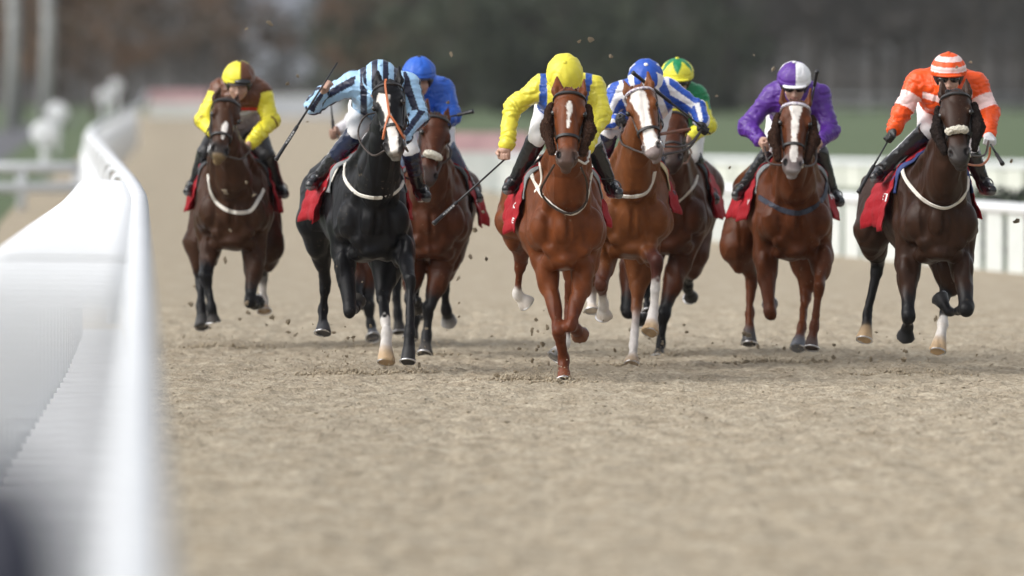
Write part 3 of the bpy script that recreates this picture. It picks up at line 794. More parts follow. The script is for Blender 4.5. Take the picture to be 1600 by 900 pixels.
    for i in range(60):
        o = np.array([rr.uniform(-.03,.03), 0, rr.uniform(-.02,.02)]); sw = rr.uniform(-.10,.10)
        mb.tube(smooth_path([t0 + o - np.array([0,.1,-.02]), t0 + o*1.6 + np.array([sw*.3,.16,.0]), t0 + o*2.5 + np.array([sw*.7,.42,-.06 + rr.uniform(-.06,.06)]), t0 + o*3 + np.array([sw,.75,-.22 + rr.uniform(-.08,.08)])], 9), [.008]*7 + [.005,.002], 4)
    mb.build('tail', hm, root, True)

    # ------------------------------------------------------------ bridle
    tk = sp.get('tack', M_leather)
    def wrap(t0, a_from, a_to, nn=28, tilt=0.0, bc=-.02):
        """points on the head round an axis at t0; angle 0 faces the front of the face"""
        c = H(t0, 0, bc); th = np.radians(np.linspace(a_from, a_to, nn))
        dr = np.outer(np.sin(th), lat) + np.outer(np.cos(th), n) + np.outer(np.cos(th)*tilt, e1)
        o = c + dr*.30; p = head.hit(o, -dr)
        ok = ~np.isnan(p[:,0]); p = p[ok]
        return p, head.normal(p)
    br = MB()
    def strap(mb, pn, w=.018, th=.006): 
        if len(pn[0]) > 2: mb.ribbon(pn[0] + pn[1]*.002, pn[1], w, th)
    bb = MB(); strap(bb, wrap(.045, -100, 100, tilt=.1), sp.get('bbw', .022), .008)
    hd = wrap(-.005, 95, 265, bc=-.05); strap(br, hd, .025)
    strap(br, wrap(.40, 95, 265, bc=-.03), .016)          # throat lash
    nbd = MB(); ntl = sp.get('nose_t', .60); strap(nbd, wrap(ntl, -178, 178, 44, tilt=.12), .020, .008)
    for s in (-1, 1):
        tt = np.linspace(.04, .80, 16); o = np.array([H(t_, s*.30, -.01 - .03*t_) for t_ in tt]); p = head.hit(o, -s*lat[None])
        p = p[~np.isnan(p[:,0])]; strap(br, (p, head.normal(p)), .017, .007)
    bri = br.build('bridle', tk, root)
    bb.build('browband', sp.get('bb_mat', tk), bri)
    nbd.build('noseband', sp.get('nb_mat', tk), bri)
    rings = []
    for s in (-1, 1):
        c = H(.79, s*.068, -.028); mb = MB(); mb.torus(c, lat, .030, .0055, 18, 6); mb.torus(c - e1*.01, n, .008, .004, 8, 5)
        mb.build('bit_ring', M_steel, bri, True); rings.append(c + np.array([0,.02,-.02]))
    if sp.get('sheep_nose'):
        p, nn_ = wrap(sp['sheep_nose'][0], -sp['sheep_nose'][2], sp['sheep_nose'][2], 16, tilt=.1); q = Body()
        for i in range(len(p)):
            q.add(ell(p[i] + nn_[i]*.012, (.024,.024,.022), .012, None, (0,0,0), 'x'))
        fv, ff = q.mesh(.006, smooth=1); fn = vnormals(fv, ff); fv = fv + fn*(.006*vnoise(fv[:,0]*90, fv[:,1]*90, fv[:,2]*90))[:,None]
        np_mesh('noseband_fleece', fv, ff, sp['sheep_nose'][1], bri)
    if sp.get('cheek_fleece'):
        for s in (-1, 1):
            q = Body(); q.add(cone(H(.12,s*.120,-.02), H(.42,s*.140,-.03), .034, .050, .03, (0,0,0), 'x', lat, .8), cone(H(.42,s*.140,-.03), H(.72,s*.100,-.035), .050, .030, .03, (0,0,0), 'x', lat, .8))
            fv, ff = q.mesh(.0065, smooth=1); fn = vnormals(fv, ff)
            fv = fv + fn*(.006*vnoise(fv[:,0]*42, fv[:,1]*42, fv[:,2]*42) + .005*vnoise(fv[:,0]*105, fv[:,1]*105, fv[:,2]*105))[:,None]
            # tufts
            o = np_mesh('cheek_fleece', fv, ff, sp['cheek_fleece'], bri)
            mb = MB(); ids = rr.sample(range(len(fv)), min(900, len(fv)))
            for i in ids:
                b0 = fv[i]; dd = fn[i] + np.array([rr.uniform(-.6,.6), rr.uniform(-.6,.6), rr.uniform(-.8,.4)]); sd = np.cross(dd, [.3,.2,.9]); sd = sd/np.linalg.norm(sd)*.003
                mb.add([b0 - sd - fn[i]*.004, b0 + sd - fn[i]*.004, b0 + dd*.0065], [[0,1,2]])
            mb.build('fleece_tuft', sp['cheek_fleece'], o)
    if sp.get('cheeker'):     # tan strap down the middle of the face that forks to the bit
        mb = MB(); tt = np.linspace(-.03, .52, 16); o = np.array([H(t_, .012, .30) for t_ in tt]); p = head.hit(o, -n[None]); p = p[~np.isnan(p[:,0])]
        strap(mb, (p, head.normal(p)), .016, .009)
        for s in (-1, 1):
            tt = np.linspace(0, 1, 14); o = np.array([H(.50 + .26*u, .012 + s*(.012 + .085*u**.75), .30 - .16*u*u) for u in tt]); c = np.array([H(.50 + .27*u, .012 + s*.050*u, -.0 - .02*u) for u in tt])
            p = head.hit(o, c - o); p = p[~np.isnan(p[:,0])]; strap(mb, (p, head.normal(p)), .014, .010)
        mb.build('cheeker_strap', M_tan, bri)
    # ------------------------------------------------------------ breastplate, found on the chest along given lines
    def on_body(path, nn=36):
        px = smooth_path([np.array([a_, b_, 0.0]) for a_, b_ in path], nn)
        o = np.array([0, 0, CAMZ]); dr = np.array([W(q[0], q[1], d) - o for q in px]); dr /= np.linalg.norm(dr, axis=1, keepdims=True)
        oo = o + dr*(d - 1.6); bb_ = Body(); bb_.p = [q for q in B.p if q.tag in ('trunk', 'neck', 'leg')]
        p = bb_.hit(oo, dr, 4); ok = ~np.isnan(p[:,0]); p = p[ok]
        if len(p) < 4: return p, p
        # drop the points that jump far behind
        nn_ = bb_.normal(p); return p, nn_
    for path, w_, m_ in sp.get('straps', []):
        p, nn_ = on_body(path)
        if len(p) > 3:
            mb = MB(); mb.ribbon(p + nn_*.002, nn_, w_, .0045); mb.build('breastplate_strap', m_, root)
    # ------------------------------------------------------------ saddle cloth and saddle
    bt = Body(); bt.p = [q for q in B.p if q.tag == 'trunk']
    def sheet(name, y0, y1, a0, a1, off, flare, m_, nu=30, nv_=54, wave=1.0, seed=0.0, rag=.0, splay=0.0):
        us = np.linspace(0, 1, nu); vs_ = np.linspace(a0, a1, nv_); pts = []; 
        o = []; dr = []
        for u in us:
            for th in vs_:
                t_ = math.radians(th); di = np.array([math.sin(t_), 0, math.cos(t_)])
                sag = .0
                c = Lp(0, y0 + (y1 - y0)*u + rag*max(0, abs(th) - 60)/60, 1.16); o.append(c + di*.7); dr.append(-di)
        p = bt.hit(np.array(o), np.array(dr)); bad = np.isnan(p[:,0])
        p[bad] = np.array(o)[bad] + np.array(dr)[bad]*.36
        k = 0; out = p.copy()
        for u in us:
            for th in vs_:
                w_ = max(0, (abs(th) - 50)/60); wv = math.sin(u*9 + th*.03 + seed)*.5 + .5*math.sin(u*17 + seed*2 + (1 if th > 0 else 4))
                out[k] += -np.array(dr[k])*(off + flare*w_**1.5*(.75 + .5*wave*wv) + (.006 + .010*w_)*wave*wv + .005*wave*math.sin(th*.35 + u*5 + seed)) + X*(np.sign(th)*splay*w_**1.2*u**1.1)
                k += 1
        ff = [[i*nv_+j, i*nv_+j+1, (i+1)*nv_+j+1, (i+1)*nv_+j] for i in range(nu-1) for j in range(nv_-1)]
        ob = np_mesh(name, out, np.array(ff), m_, root)
        md = ob.modifiers.new('thickness', 'SOLIDIFY'); md.thickness = .007; md.offset = 0
        return ob, out, ff
    cl = sp.get('cloth', {})
    ob, cv, cf = sheet('saddle_cloth', cl.get('y0', .12), cl.get('y1', .86), -cl.get('al', 112), cl.get('ar', 112), .014, min(.05, cl.get('flare', .05)), M_red, seed=sp['cx'], rag=cl.get('rag', .0), splay=.45*cl.get('splay', .04))
    sheet('saddle_pad', cl.get('y0', .12) - .06, cl.get('y1', .86) - .25, -78, 78, .008, .01, cl.get('pad', M_pad_dark), wave=.3, seed=1)
    sheet('saddle', cl.get('y0', .12) + .10, cl.get('y0', .12) + .52, -46, 46, .034, .0, M_leather, wave=.2, seed=2, nu=14, nv_=24)
    bvh = BVHTree.FromPolygons([Vector(q) for q in cv], cf)
    NU, NV_ = 30, 54; G = np.array(cv).reshape(NU, NV_, 3)
    PX = 800 + G[...,0]*F/G[...,1]; PY = HZ - (G[...,2] - CAMZ)*F/G[...,1]
    for txt, px_, py_, hm in sp.get('letters', []):
        # printed on the cloth at the place nearest to where they show, following its lie
        cu = bpy.data.curves.new('lettering', 'FONT'); cu.body = txt; cu.size = 1; cu.align_x = 'CENTER'; cu.align_y = 'CENTER'; cu.offset = .02
        tmp = bpy.data.objects.new('lettering', cu); C.objects.link(tmp)
        dg = bpy.context.evaluated_depsgraph_get(); me = bpy.data.meshes.new_from_object(tmp.evaluated_get(dg))
        C.objects.unlink(tmp); bpy.data.objects.remove(tmp)
        side = 1 if px_ > sp['cx'] else -1
        msk = np.zeros((NU, NV_), bool); msk[2:-3, :NV_//3] = side < 0; msk[2:-3, -NV_//3:] = side > 0; msk[:, :2] = False; msk[:, -2:] = False
        q = (PX - px_)**2 + (PY - py_)**2 + 9.0*np.arange(NU)[:,None]; q[~msk] = 1e9; iu, iv = np.unravel_index(np.argmin(q), q.shape)
        tu = nrm(G[min(iu+2, NU-1), iv] - G[max(iu-2, 0), iv])*side; tv = nrm(G[iu, min(iv+2, NV_-1)] - G[iu, max(iv-2, 0)])*(-side)
        if tv[2] < 0: tv = -tv
        nn_ = nrm(np.cross(tu, tv)); 
        if nn_[0]*side < 0: nn_ = -nn_
        c0 = G[iu, iv] + nn_*.019; stretch = min(2.2, .55/max(abs(tu[0]), .12)); fv = []
        for vtx in me.vertices:
            x_, z_ = vtx.co.x*hm*stretch, vtx.co.y*hm
            q_ = c0 + tu*x_ + tv*z_; h_ = bvh.find_nearest(Vector(q_)); n2 = np.array(h_[1]); n2 = n2 if n2 @ nn_ > 0 else -n2
            fv.append(np.array(h_[0]) + n2*.0075)
        np_mesh('lettering', fv, [list(pl.vertices) for pl in me.polygons], M_letter, ob, smooth=False)
    return dict(root=root, body=B, rings=rings, H=H, L=Lp, d=d, nm2=nm2, joints=joints, lat=lat, n=n)
# ---------------------------------------------------------------- jockeys
M_skin = mat('skin', attr=True, rough=.5, var=.08, vscale=30, bump=.1, bscale=120)
M_silk = mat('silks', attr=True, rough=.34, var=.08, vscale=14, bump=.30, bscale=38, spec=.4)
M_breech = mat('white_breeches', (.72,.71,.71), .55, var=.06, bump=.3, bscale=28)
M_boot = mat('black_boots', attr=True, rough=.22, var=.1, bump=.15, bscale=40, spec=.6)
M_cap = mat('cap_silk', attr=True, rough=.42, var=.05, bump=.12, bscale=26, spec=.4)
M_black_pl = mat('black_rubber', (.012,.012,.013), .4, spec=.5)
M_dark_steel = mat('stirrup_steel', (.12,.12,.125), .35, metal=.8)
M_lens = mat('dark_goggles', (.01,.01,.012), .1, spec=.7)
M_whip = mat('whip_black', (.013,.013,.015), .4, var=.2)
M_whip_print = mat('whip_print', (.6,.6,.6), .5)
M_rein = mat('rein_brown', (.035,.022,.016), .55, var=.3)
M_rein_tan = mat('rein_tan', (.20,.07,.03), .55, var=.3)
M_rein_white = mat('rein_white', (.68,.65,.60), .55, var=.2)
SKIN = (.44,.27,.205)


def add_hand(B, pos, wrist, grip, col, sgn=1, sc=1.0):
    """a palm with four bent fingers and a thumb closed round something running along grip"""
    f = nrm(pos - wrist); g = nrm(np.asarray(grip) - f*(np.asarray(grip) @ f)); n = nrm(np.cross(f, g))*sgn
    B.add(cone(wrist, pos - f*.025*sc, .027*sc, .030*sc, .015, col, 'hand'))
    for o in (-.026, -.009, .009, .026):
        B.add(cone(pos - f*.030*sc + g*o*.85*sc, pos + g*o*sc + n*.010*sc, .018*sc, .0125*sc, .010, col, 'hand'))
    for i, ln in enumerate((.92, 1.04, 1.0, .82)):
        o = (i - 1.5)*.0195*sc*g; l = ln*sc
        p0 = pos + o + n*.012*sc; p1 = pos + o + f*.028*l + n*.020*sc; p2 = pos + o + f*.042*l - n*.006*sc; p3 = pos + o + f*.018*l - n*.026*sc
        B.add(cone(p0, p1, .0112*sc, .0105*sc, .004, col, 'hand'), cone(p1, p2, .0105*sc, .0098*sc, .003, col, 'hand'), cone(p2, p3, .0098*sc, .0085*sc, .003, col, 'hand'))
    b0 = pos - f*.022*sc + g*.040*sc - n*.004*sc; b1 = pos + f*.006*sc + g*.046*sc - n*.018*sc; b2 = pos + f*.026*sc + g*.028*sc - n*.030*sc
    B.add(cone(b0, b1, .0135*sc, .0115*sc, .008, col, 'hand'), cone(b1, b2, .0115*sc, .0092*sc, .003, col, 'hand'))

def make_jockey(sp, hz):
    d = hz['d']; g = {}
    for k in ('head','shL','shR','elL','elR','haL','haR','hip','knL','knR','ftL','ftR'):
        a = sp[k]; g[k] = W(a[0], a[1], d + a[2])
    X = np.array([1.0,0,0]); B = Body(); J = Body(); Br = Body(); Bt = []
    up = np.array([math.sin(math.radians(sp.get('roll', 0))), -math.sin(math.radians(sp['tilt'])), math.cos(math.radians(sp['tilt']))]); up = nrm(up)
    fw = nrm(np.array([math.sin(math.radians(sp.get('turn', 0))), -1.0, 0])); fw = nrm(fw - up*(fw @ up)); sd = np.cross(fw, up)   # face direction, sideways
    if sd[0] < 0: sd = -sd
    R = np.stack([sd, fw, up], 1)
    hd = g['head']; ch = .5*(g['shL'] + g['shR']) + np.array([0,.03,-.035]); hip = g['hip']
    hs = lambda a, b, c: hd + sd*a + fw*b + up*c
    gl = sp.get('glove', {}); hcL = gl.get('L', SKIN); hcR = gl.get('R', SKIN)
    # the body
    tw = 1.18
    B.add(cone(hip, ch, .13, .135, .04, SKIN, 'torso', X, tw), cone(g['shL']*.85+ch*.15, g['shR']*.85+ch*.15, .06, .06, .05, SKIN, 'torso'),
          cone(ch + np.array([0,-.02,.03]), hs(0,-.02,-.06), .058, .055, .03, SKIN, 'neck'),
          ell(hs(0,0,0), (.076,.098,.112), .02, R, SKIN, 'head'), ell(hs(0,.040,-.070), (.056,.055,.056), .03, R, SKIN, 'head'),
          ell(hs(0,.086,-.108), (.022,.018,.017), .012, R, SKIN, 'head'), cone(hs(0,.094,-.022), hs(0,.116,-.052), .010, .0145, .010, SKIN, 'head'),
          ell(hs(-.013,.103,-.056), (.010,.010,.008), .006, R, SKIN, 'head'), ell(hs(.013,.103,-.056), (.010,.010,.008), .006, R, SKIN, 'head'),
          ell(hs(0,.092,-.078), (.021,.011,.0065), .004, R, (.36,.13,.11), 'head'), ell(hs(0,.090,-.090), (.018,.010,.0065), .004, R, (.36,.13,.11), 'head'),
          ell(hs(-.042,.066,-.045), (.022,.022,.02), .02, R, SKIN, 'head'), ell(hs(.042,.066,-.045), (.022,.022,.02), .02, R, SKIN, 'head'))
    for s in (-1, 1):
        B.add(ell(hs(s*.078,-.01,-.03), (.010,.022,.032), .008, R, SKIN, 'head'), ell(hs(s*.032,.086,-.012), (.018,.010,.010), .01, R, op='-'))
    for k, s in (('L',-1),('R',1)):
        sh, el, ha = g['sh'+k], g['el'+k], g['ha'+k]; wr = ha + nrm(el - ha)*.065
        B.add(cone(sh, el, .052, .042, .03, SKIN, 'arm'), cone(el, wr, .043, .028, .02, SKIN, 'arm'))
        hpv = hip + X*s*.09; kn, ft = g['kn'+k], g['ft'+k]
        B.add(cone(hpv, kn, .088, .050, .04, SKIN, 'leg'), cone(kn, ft, .050, .034, .02, SKIN, 'leg'), cone(ft, ft + sp.get('toe'+k, np.array([s*.045,-.13,-.035]))*.8, .030, .024, .02, SKIN, 'leg'))
        add_hand(B, ha, wr, sp.get('grip'+k, (0.3*s,-.3,.9)), hcL if k == 'L' else hcR, sp.get('palm'+k, 1))
        # sleeves
        J.add(cone(sh, el, sp.get('slv', .072), .066, .04, None, 'up'+k), cone(el, wr + nrm(el - wr)*.012, .064, .050, .03, None, 'lo'+k), cone(wr + nrm(el - wr)*.03, wr + nrm(el-wr)*.006, .047, .040, .008, None, 'cuff'+k))
        # breeches and boots
        kt = kn + (ft - kn)*.06
        Br.add(cone(hpv, kn, .105, .062, .04, None, 'b'))
        bt0 = kn + (ft - kn)*sp.get('boot0', .22)
        toe = ft + sp.get('toe'+k, np.array([s*.045,-.13,-.035])); heel = ft + np.array([0,.05,-.035])
        b1 = Body(); b1.add(cone(kn + (ft-kn)*.03, ft, .066, .044, .02, None, 'shaft'+k), cone(ft, toe, .043, .034, .02, None, 'foot'), cone(ft, heel, .04, .034, .02, None, 'foot'), cone(heel + np.array([0,0,-.012]), toe + np.array([0,0,-.012]), .03, .032, .012, None, 'sole'))
        Bt.append((k, s, b1))
    Br.add(cone(hip + np.array([0,.08,-.02]), hip + (ch - hip)*.18, .165, .15, .05, None, 'b', X, 1.15))
    J.add(cone(hip + (ch - hip)*.12, ch, .152, .168, .05, None, 'torso', X, tw), cone(g['shL']*.88+ch*.12, g['shR']*.88+ch*.12, .078, .078, .06, None, 'torso'),
          cone(ch, hs(0,-.05,-.10), .085, .068, .03, None, 'collar'))
    root_v, root_f = B.mesh(.0068, smooth=1)
    root = np_mesh('person', root_v, root_f, M_skin, None, True, B.colours(root_v, .006))
    tag(root, sp['label'], 'jockey', 'jockeys riding in the race')
    # the silks, with folds
    v, f = J.mesh(.0070, smooth=2); nv = vnormals(v, f)
    rg = lambda a, b, c, o: np.clip(1 - np.abs(vnoise(v[:,0]*a + o, v[:,1]*b, v[:,2]*c)), 0, 1)
    fo = .010*vnoise(v[:,0]*8, v[:,1]*6, v[:,2]*9) - .0095*rg(10, 6, 13, 4)**6 + .0055*rg(15, 9, 26, 8)**5 + .0028*vnoise(v[:,0]*26, v[:,1]*18, v[:,2]*34)
    ps, dd, tt, w = J.weights(v, .01)
    tags = [q.tag for q in ps]; near = np.argmax(w, 0); nt_ = np.array(tags)[near]; tn = tt[near, np.arange(len(v))]
    sl = nt_.astype(str); ph = 2.2*vnoise(v[:,0]*14, v[:,1]*14, v[:,2]*14)
    ringm = np.where(np.char.startswith(sl, 'lo'), np.exp(-((tn - .92)/.25)**2) + .7*np.exp(-((tn - .02)/.2)**2), np.where(np.char.startswith(sl, 'up'), .8*np.exp(-((tn - 1.0)/.22)**2) + .4*np.exp(-((tn - .1)/.2)**2), 0))
    fo = fo + .0048*ringm*np.sin(tn*46 + ph*1.6) + np.where(np.char.startswith(sl, 'lo'), .012*np.sin(np.pi*np.clip(tn, 0, 1))*vnoise(v[:,0]*7 + 3, v[:,1]*7, v[:,2]*7), 0)
    v = v + nv*fo[:,None]
    axm = {}
    for q in ps: axm[q.tag] = (q.a, nrm(q.b - q.a))
    # angle round the sleeve, and the place across the chest
    info = dict(tag=nt_, t=tn, x=v[:,0] - ch[0], z=v[:,2] - ch[2], y=v[:,1] - ch[1], v=v)
    ang = np.zeros(len(v))
    for tg, (a, ax) in axm.items():
        m = nt_ == tg
        if not m.any(): continue
        r1 = nrm(np.cross(ax, [0,1,0.01])); r2 = np.cross(ax, r1); q = v[m] - a
        ang[m] = np.degrees(np.arctan2(q @ r2, q @ r1))
    info['ang'] = ang
    jc = sp['silks'](info)
    np_mesh('silks', v, f, M_silk, root, True, jc)
    v, f = Br.mesh(.009, smooth=2); nv = vnormals(v, f); v = v + nv*(.004*vnoise(v[:,0]*22, v[:,1]*14, v[:,2]*26))[:,None]
    np_mesh('breeches', v, f, sp.get('breech', M_breech), root)
    for k, s, b1 in Bt:
        v, f = b1.mesh(.0075, smooth=1); ps, dd, tt, w = b1.weights(v, .006); near = np.argmax(w, 0); nt_ = np.array([q.tag for q in ps])[near]; tn = tt[near, np.arange(len(v))]
        nvb = vnormals(v, f); v = v + nvb*(.003*vnoise(v[:,0]*25, v[:,1]*25, v[:,2]*40))[:,None]
        bc = np.tile(np.array(sp.get('boot', (.012,.012,.014))), (len(v), 1)); tp = nt_ == 'shaft'+k
        if 'boot_top' in sp: bc[tp & (tn < sp.get('top_t', .45))] = sp['boot_top']
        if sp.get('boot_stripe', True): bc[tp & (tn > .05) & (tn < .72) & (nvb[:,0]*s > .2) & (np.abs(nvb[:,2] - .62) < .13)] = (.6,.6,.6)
        bc[nt_ == 'sole'] = (.13,.135,.14)
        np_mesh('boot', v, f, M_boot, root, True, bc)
    # helmet: shell with its silk cap, peak, button, strap, goggles
    hr = sp.get('hr', (.122,.142,.124)); q = Body(); c0 = hs(0,-.012,.030); q.add(ell(c0, hr, .01, R, None, 'cap'))
    def cut(D, ax):
        x, y, z = ax[0][:,None,None] - hd[0], ax[1][None,:,None] - hd[1], ax[2][None,None,:] - hd[2]
        hgt = x*up[0] + y*up[1] + z*up[2]; fwd = x*fw[0] + y*fw[1] + z*fw[2]
        return smax(D, (sp.get('brim', .004) - .09*(fwd*1.0 < -.02)*np.minimum(1, (-fwd - .02)*8) - hgt).astype(np.float32), .012)
    v, f = q.mesh(.0060, post=cut, smooth=1); rel = v - c0
    nv = vnormals(v, f); fo = .0030*vnoise(v[:,0]*14, v[:,1]*14, v[:,2]*20) - .0035*np.clip(1 - np.abs(vnoise(v[:,0]*13 + 7, v[:,1]*13, v[:,2]*20)), 0, 1)**7
    ca_ = np.arctan2(rel @ sd, rel @ fw); ch_ = (rel @ up)/hr[2]; fo = fo + .0022*np.sin(ca_*11 + 2*vnoise(rel[:,0]*9, rel[:,1]*9, rel[:,2]*9))*np.clip(1 - np.abs(ch_ - .45)*1.7, 0, 1) - .0045*np.exp(-((ch_ - .13)/.05)**2)
    ci = dict(a=np.degrees(np.arctan2(rel @ sd, rel @ fw)), h=(rel @ up)/hr[2], x=(rel @ sd)/hr[0], f=(rel @ fw)/hr[1])
    helm = np_mesh('helmet', v + nv*fo[:,None], f, M_cap, root, True, sp['cap'](ci))
    # peak
    pk = Body(); pk.add(ell(hs(0,.105,.020), (.088,.055,.011), .01, R, None, 'peak'))
    v, f = pk.mesh(.006, smooth=1); np_mesh('peak', v, f, mat('peak_%s' % sp['name'], sp.get('peak', (.02,.02,.025)), .4), helm)
    bt_ = Body(); bt_.add(ell(c0 + up*hr[2], (.016,.016,.008), .01, R)); v, f = bt_.mesh(.004, smooth=1); np_mesh('button', v, f, mat('peak_%s' % sp['name']), helm)
    hb = Body(); hb.add(ell(hs(0,-.012,.0), (.105,.122,.085), .01, R), cone(hs(-.088,.02,.0), hs(-.05,.05,-.115), .010, .008, .01), cone(hs(.088,.02,.0), hs(.05,.05,-.115), .010, .008, .01), cone(hs(-.05,.05,-.115), hs(.05,.05,-.115), .008, .008, .01))
    hb.p.append(ell(hs(0,.10,-.045), (.072,.12,.075), .015, R, op='-')); hb.p.append(ell(hs(0,.0,-.10), (.082,.10,.075), .015, R, op='-'))
    v, f = hb.mesh(.0065, smooth=1); np_mesh('chin_harness', v, f, M_black_pl, helm)
    if sp.get('goggles', True):
        gg = Body(); zz = sp.get('gog_z', -.010)
        gg.add(ell(hs(-.034,.078,zz), (.040,.030,.027), .012, R), ell(hs(.034,.078,zz), (.040,.030,.027), .012, R))
        v, f = gg.mesh(.0055, smooth=1); np_mesh('goggles', v, f, M_lens, root)
    if sp.get('brow_goggles'):
        gg = Body(); gg.add(ell(hs(.03,.118,.038), (.062,.03,.026), .012, R)); v, f = gg.mesh(.006, smooth=1); np_mesh('goggles', v, f, M_lens, root)
    for k in ('L','R'):     # a strap round each boot into the stirrup
        ft = g['ft'+k]; s = -1 if k == 'L' else 1
        kn_ = hz['L'](s*.16, .34, 1.36); mb = MB(); 
        p = [kn_, .5*(kn_ + ft) + np.array([s*.02,-.03,.02]), ft + np.array([s*.01,-.07,.055])]
        mb.tube(smooth_path(p, 8), .007, 5); st = mb.build('stirrup_leather', M_leather, hz['root'], True)
        mb = MB(); mb.torus(ft + np.array([s*.015,-.06,-.005]), (s*.25,1,.1), .050, .005, 16, 5); mb.build('stirrup_iron', M_dark_steel, st, True)
    # reins
    for i, (k, s) in enumerate((('L',-1),('R',1))):
        if not sp.get('rein'+k, True): continue
        a = hz['rings'][i]; b = g['ha'+k]; mid = .5*(a + b) + np.array([s*.035, .0, -.05])
        neck = Body(); neck.p = [q for q in hz['body'].p if q.tag in ('neck','trunk')]
        path = np.array(smooth_path([a, mid, b], 16)); dv = neck.ev(path); nn = neck.normal(path); path = path + nn*np.clip(.014 - dv, 0, .2)[:,None]
        mb = MB(); mb.tube(list(path), .0075, 6); mb.build('rein', sp.get('rein_mat', M_rein), hz['root'], True)
    for p in sp.get('loose_reins', []):
        mb = MB(); mb.tube(smooth_path(([hz['rings'][p[3]]] if len(p) > 3 else []) + [W(a, b, d + c) for a, b, c in p[0]], 20), p[2], 6); mb.build('rein', p[1], hz['root'], True)
    return g, root

def make_whip(a, b, label, handle=.30, r0=.0078, r1=.0125, flap=True, printed=False):
    """from the thin tip a to the thick end b"""
    a, b = np.array(a), np.array(b); ax = nrm(b - a); L = np.linalg.norm(b - a)
    mb = MB(); mb.tube([a, a + ax*L*.3, a + ax*L*(1-handle)], [r0*.75, r0*.85, r0], 8)
    sh = mb.build('whip', M_whip, None, True)
    tag(sh, label, 'whip', 'whips held by the jockeys')
    mb = MB(); mb.tube([a + ax*L*(1-handle), a + ax*L*(1-handle+.02), b - ax*.03, b - ax*.012, b], [r0, r1, r1*1.05, r1*1.35, r1*1.2], 10); mb.build('grip', M_whip, sh, True)
    if flap:
        mb = MB(); n_ = nrm(np.cross(ax, [0.1,1,0])); mb.ribbon([a + ax*.16, a + ax*.02, a - ax*.04], [n_]*3, .03, .010); mb.build('flap', M_whip, sh)
    if printed:
        mb = MB(); n_ = nrm(np.array([0,-1,0]) - ax*(-ax[1])); s_ = np.cross(ax, n_)
        rr = random.Random(3)
        c = a + ax*L*(1-handle*.8)
        for i in range(5):
            q = c + ax*(i*.022) + n_*(r1 + .0015)
            for j in (-1, 0, 1):
                if rr.random() < .75: mb.ribbon([q + s_*j*.004, q + s_*j*.004 + ax*.014], [n_, n_], .0028, .0008)
            mb.ribbon([q - s_*.005, q + s_*.005], [n_, n_], .003, .0008)
        mb.build('printing', M_whip_print, sh)
    return sh
# ---------------------------------------------------------------- the field: nine horses and their riders
def flat(c): return lambda i: np.tile(np.array(c), (len(i['x']), 1))
YEL, BLU = (.72,.64,.060), (.020,.075,.34)
def silks_yellow(i):
    c = np.tile(np.array(YEL), (len(i['x']), 1)); t = (i['tag'] == 'torso') | (i['tag'] == 'collar'); a = np.abs(i['x'])
    c[t & (((a > .125) & (a < .19)) | ((a > .035) & (a < .085)))] = BLU; return c
LB, NV = (.36,.58,.82), (.008,.011,.035)
def silks_stripe(i):
    c = np.tile(np.array(LB), (len(i['x']), 1)); t = (i['tag'] == 'torso') | (i['tag'] == 'collar')
    c[t & (((i['x'] + 2.02) % .105) < .048)] = NV
    s = ~t; c[s & (((i['ang'] + 372) % 90) < 40)] = NV
    c[(np.char.startswith(i['tag'].astype(str), 'cuff'))] = NV; return c
RB, WH = (.02,.085,.44), (.80,.80,.82)
def silks_bluewhite(i):
    c = np.tile(np.array(RB), (len(i['x']), 1)); t = (i['tag'] == 'torso') | (i['tag'] == 'collar')
    c[t & (((i['x'] + .4*i['z'] + 2.0) % .115) < .052)] = WH
    s = ~t; c[s & (((i['ang'] + 380) % 90) < 36)] = WH; return c
GR, YL = (.005,.20,.07), (.70,.66,.05)
def silks_green(i):
    c = np.tile(np.array(GR), (len(i['x']), 1)); tg = i['tag'].astype(str)
    c[np.char.startswith(tg, 'lo') | np.char.startswith(tg, 'cuff') | (np.char.startswith(tg, 'up') & (i['t'] > .45 + .12*np.sign(np.sin(np.radians(i['ang']*5)))))] = YL
    t = i['tag'] == 'torso'; c[t & (np.abs(i['x']) + np.abs(i['z'] + .05) < .07)] = YL; return c
OR, PK = (.78,.085,.008), (.86,.62,.60)
def silks_orange(i):
    c = np.tile(np.array(OR), (len(i['x']), 1)); tg = i['tag'].astype(str)
    c[np.char.startswith(tg, 'up') & (i['t'] > .42) & (i['t'] < .86)] = PK
    t = tg == 'torso'; b = i['z'] + .045 + .30*np.maximum(0, .16 - np.abs(i['x'])); c[t & (np.abs(b) < .022)] = PK; return c
BR, Y2 = (.125,.045,.020), (.74,.66,.045)
def silks_brown(i):
    c = np.tile(np.array(BR), (len(i['x']), 1)); tg = i['tag'].astype(str); t = (tg == 'torso')
    s = ~(t | (tg == 'collar')); fr = np.cos(np.radians(i['ang'] - 90))
    L_ = np.char.endswith(tg, 'L'); inner = np.where(L_, i['v'][:,0], -i['v'][:,0])
    c[s & (((i['ang'] + 400) % 360) < 205) & (i['t'] > .12)] = Y2
    c[t & (i['z'] < -.105)] = (.62,.62,.64); c[t & (np.abs(i['z'] + .095) < .012)] = (.5,.03,.02); return c
def cap_stripe(i):
    c = np.tile(np.array(LB), (len(i['x']), 1)); c[(((i['x'] + .46 + 6.2) % .62) < .32)] = NV; c[i['h'] < .06] = LB; return c
def cap_star(bgc, sc, n=6, k=(.42,.86), ph=0):
    def fn(i):
        c = np.tile(np.array(bgc), (len(i['x']), 1)); r = np.degrees(np.arccos(np.clip(i['h'], -1, 1)))/90
        tri = np.abs((((i['a'] + ph)/360*n) % 1) - .5)*2
        c[r < k[0] + (k[1]-k[0])*tri] = sc; return c
    return fn
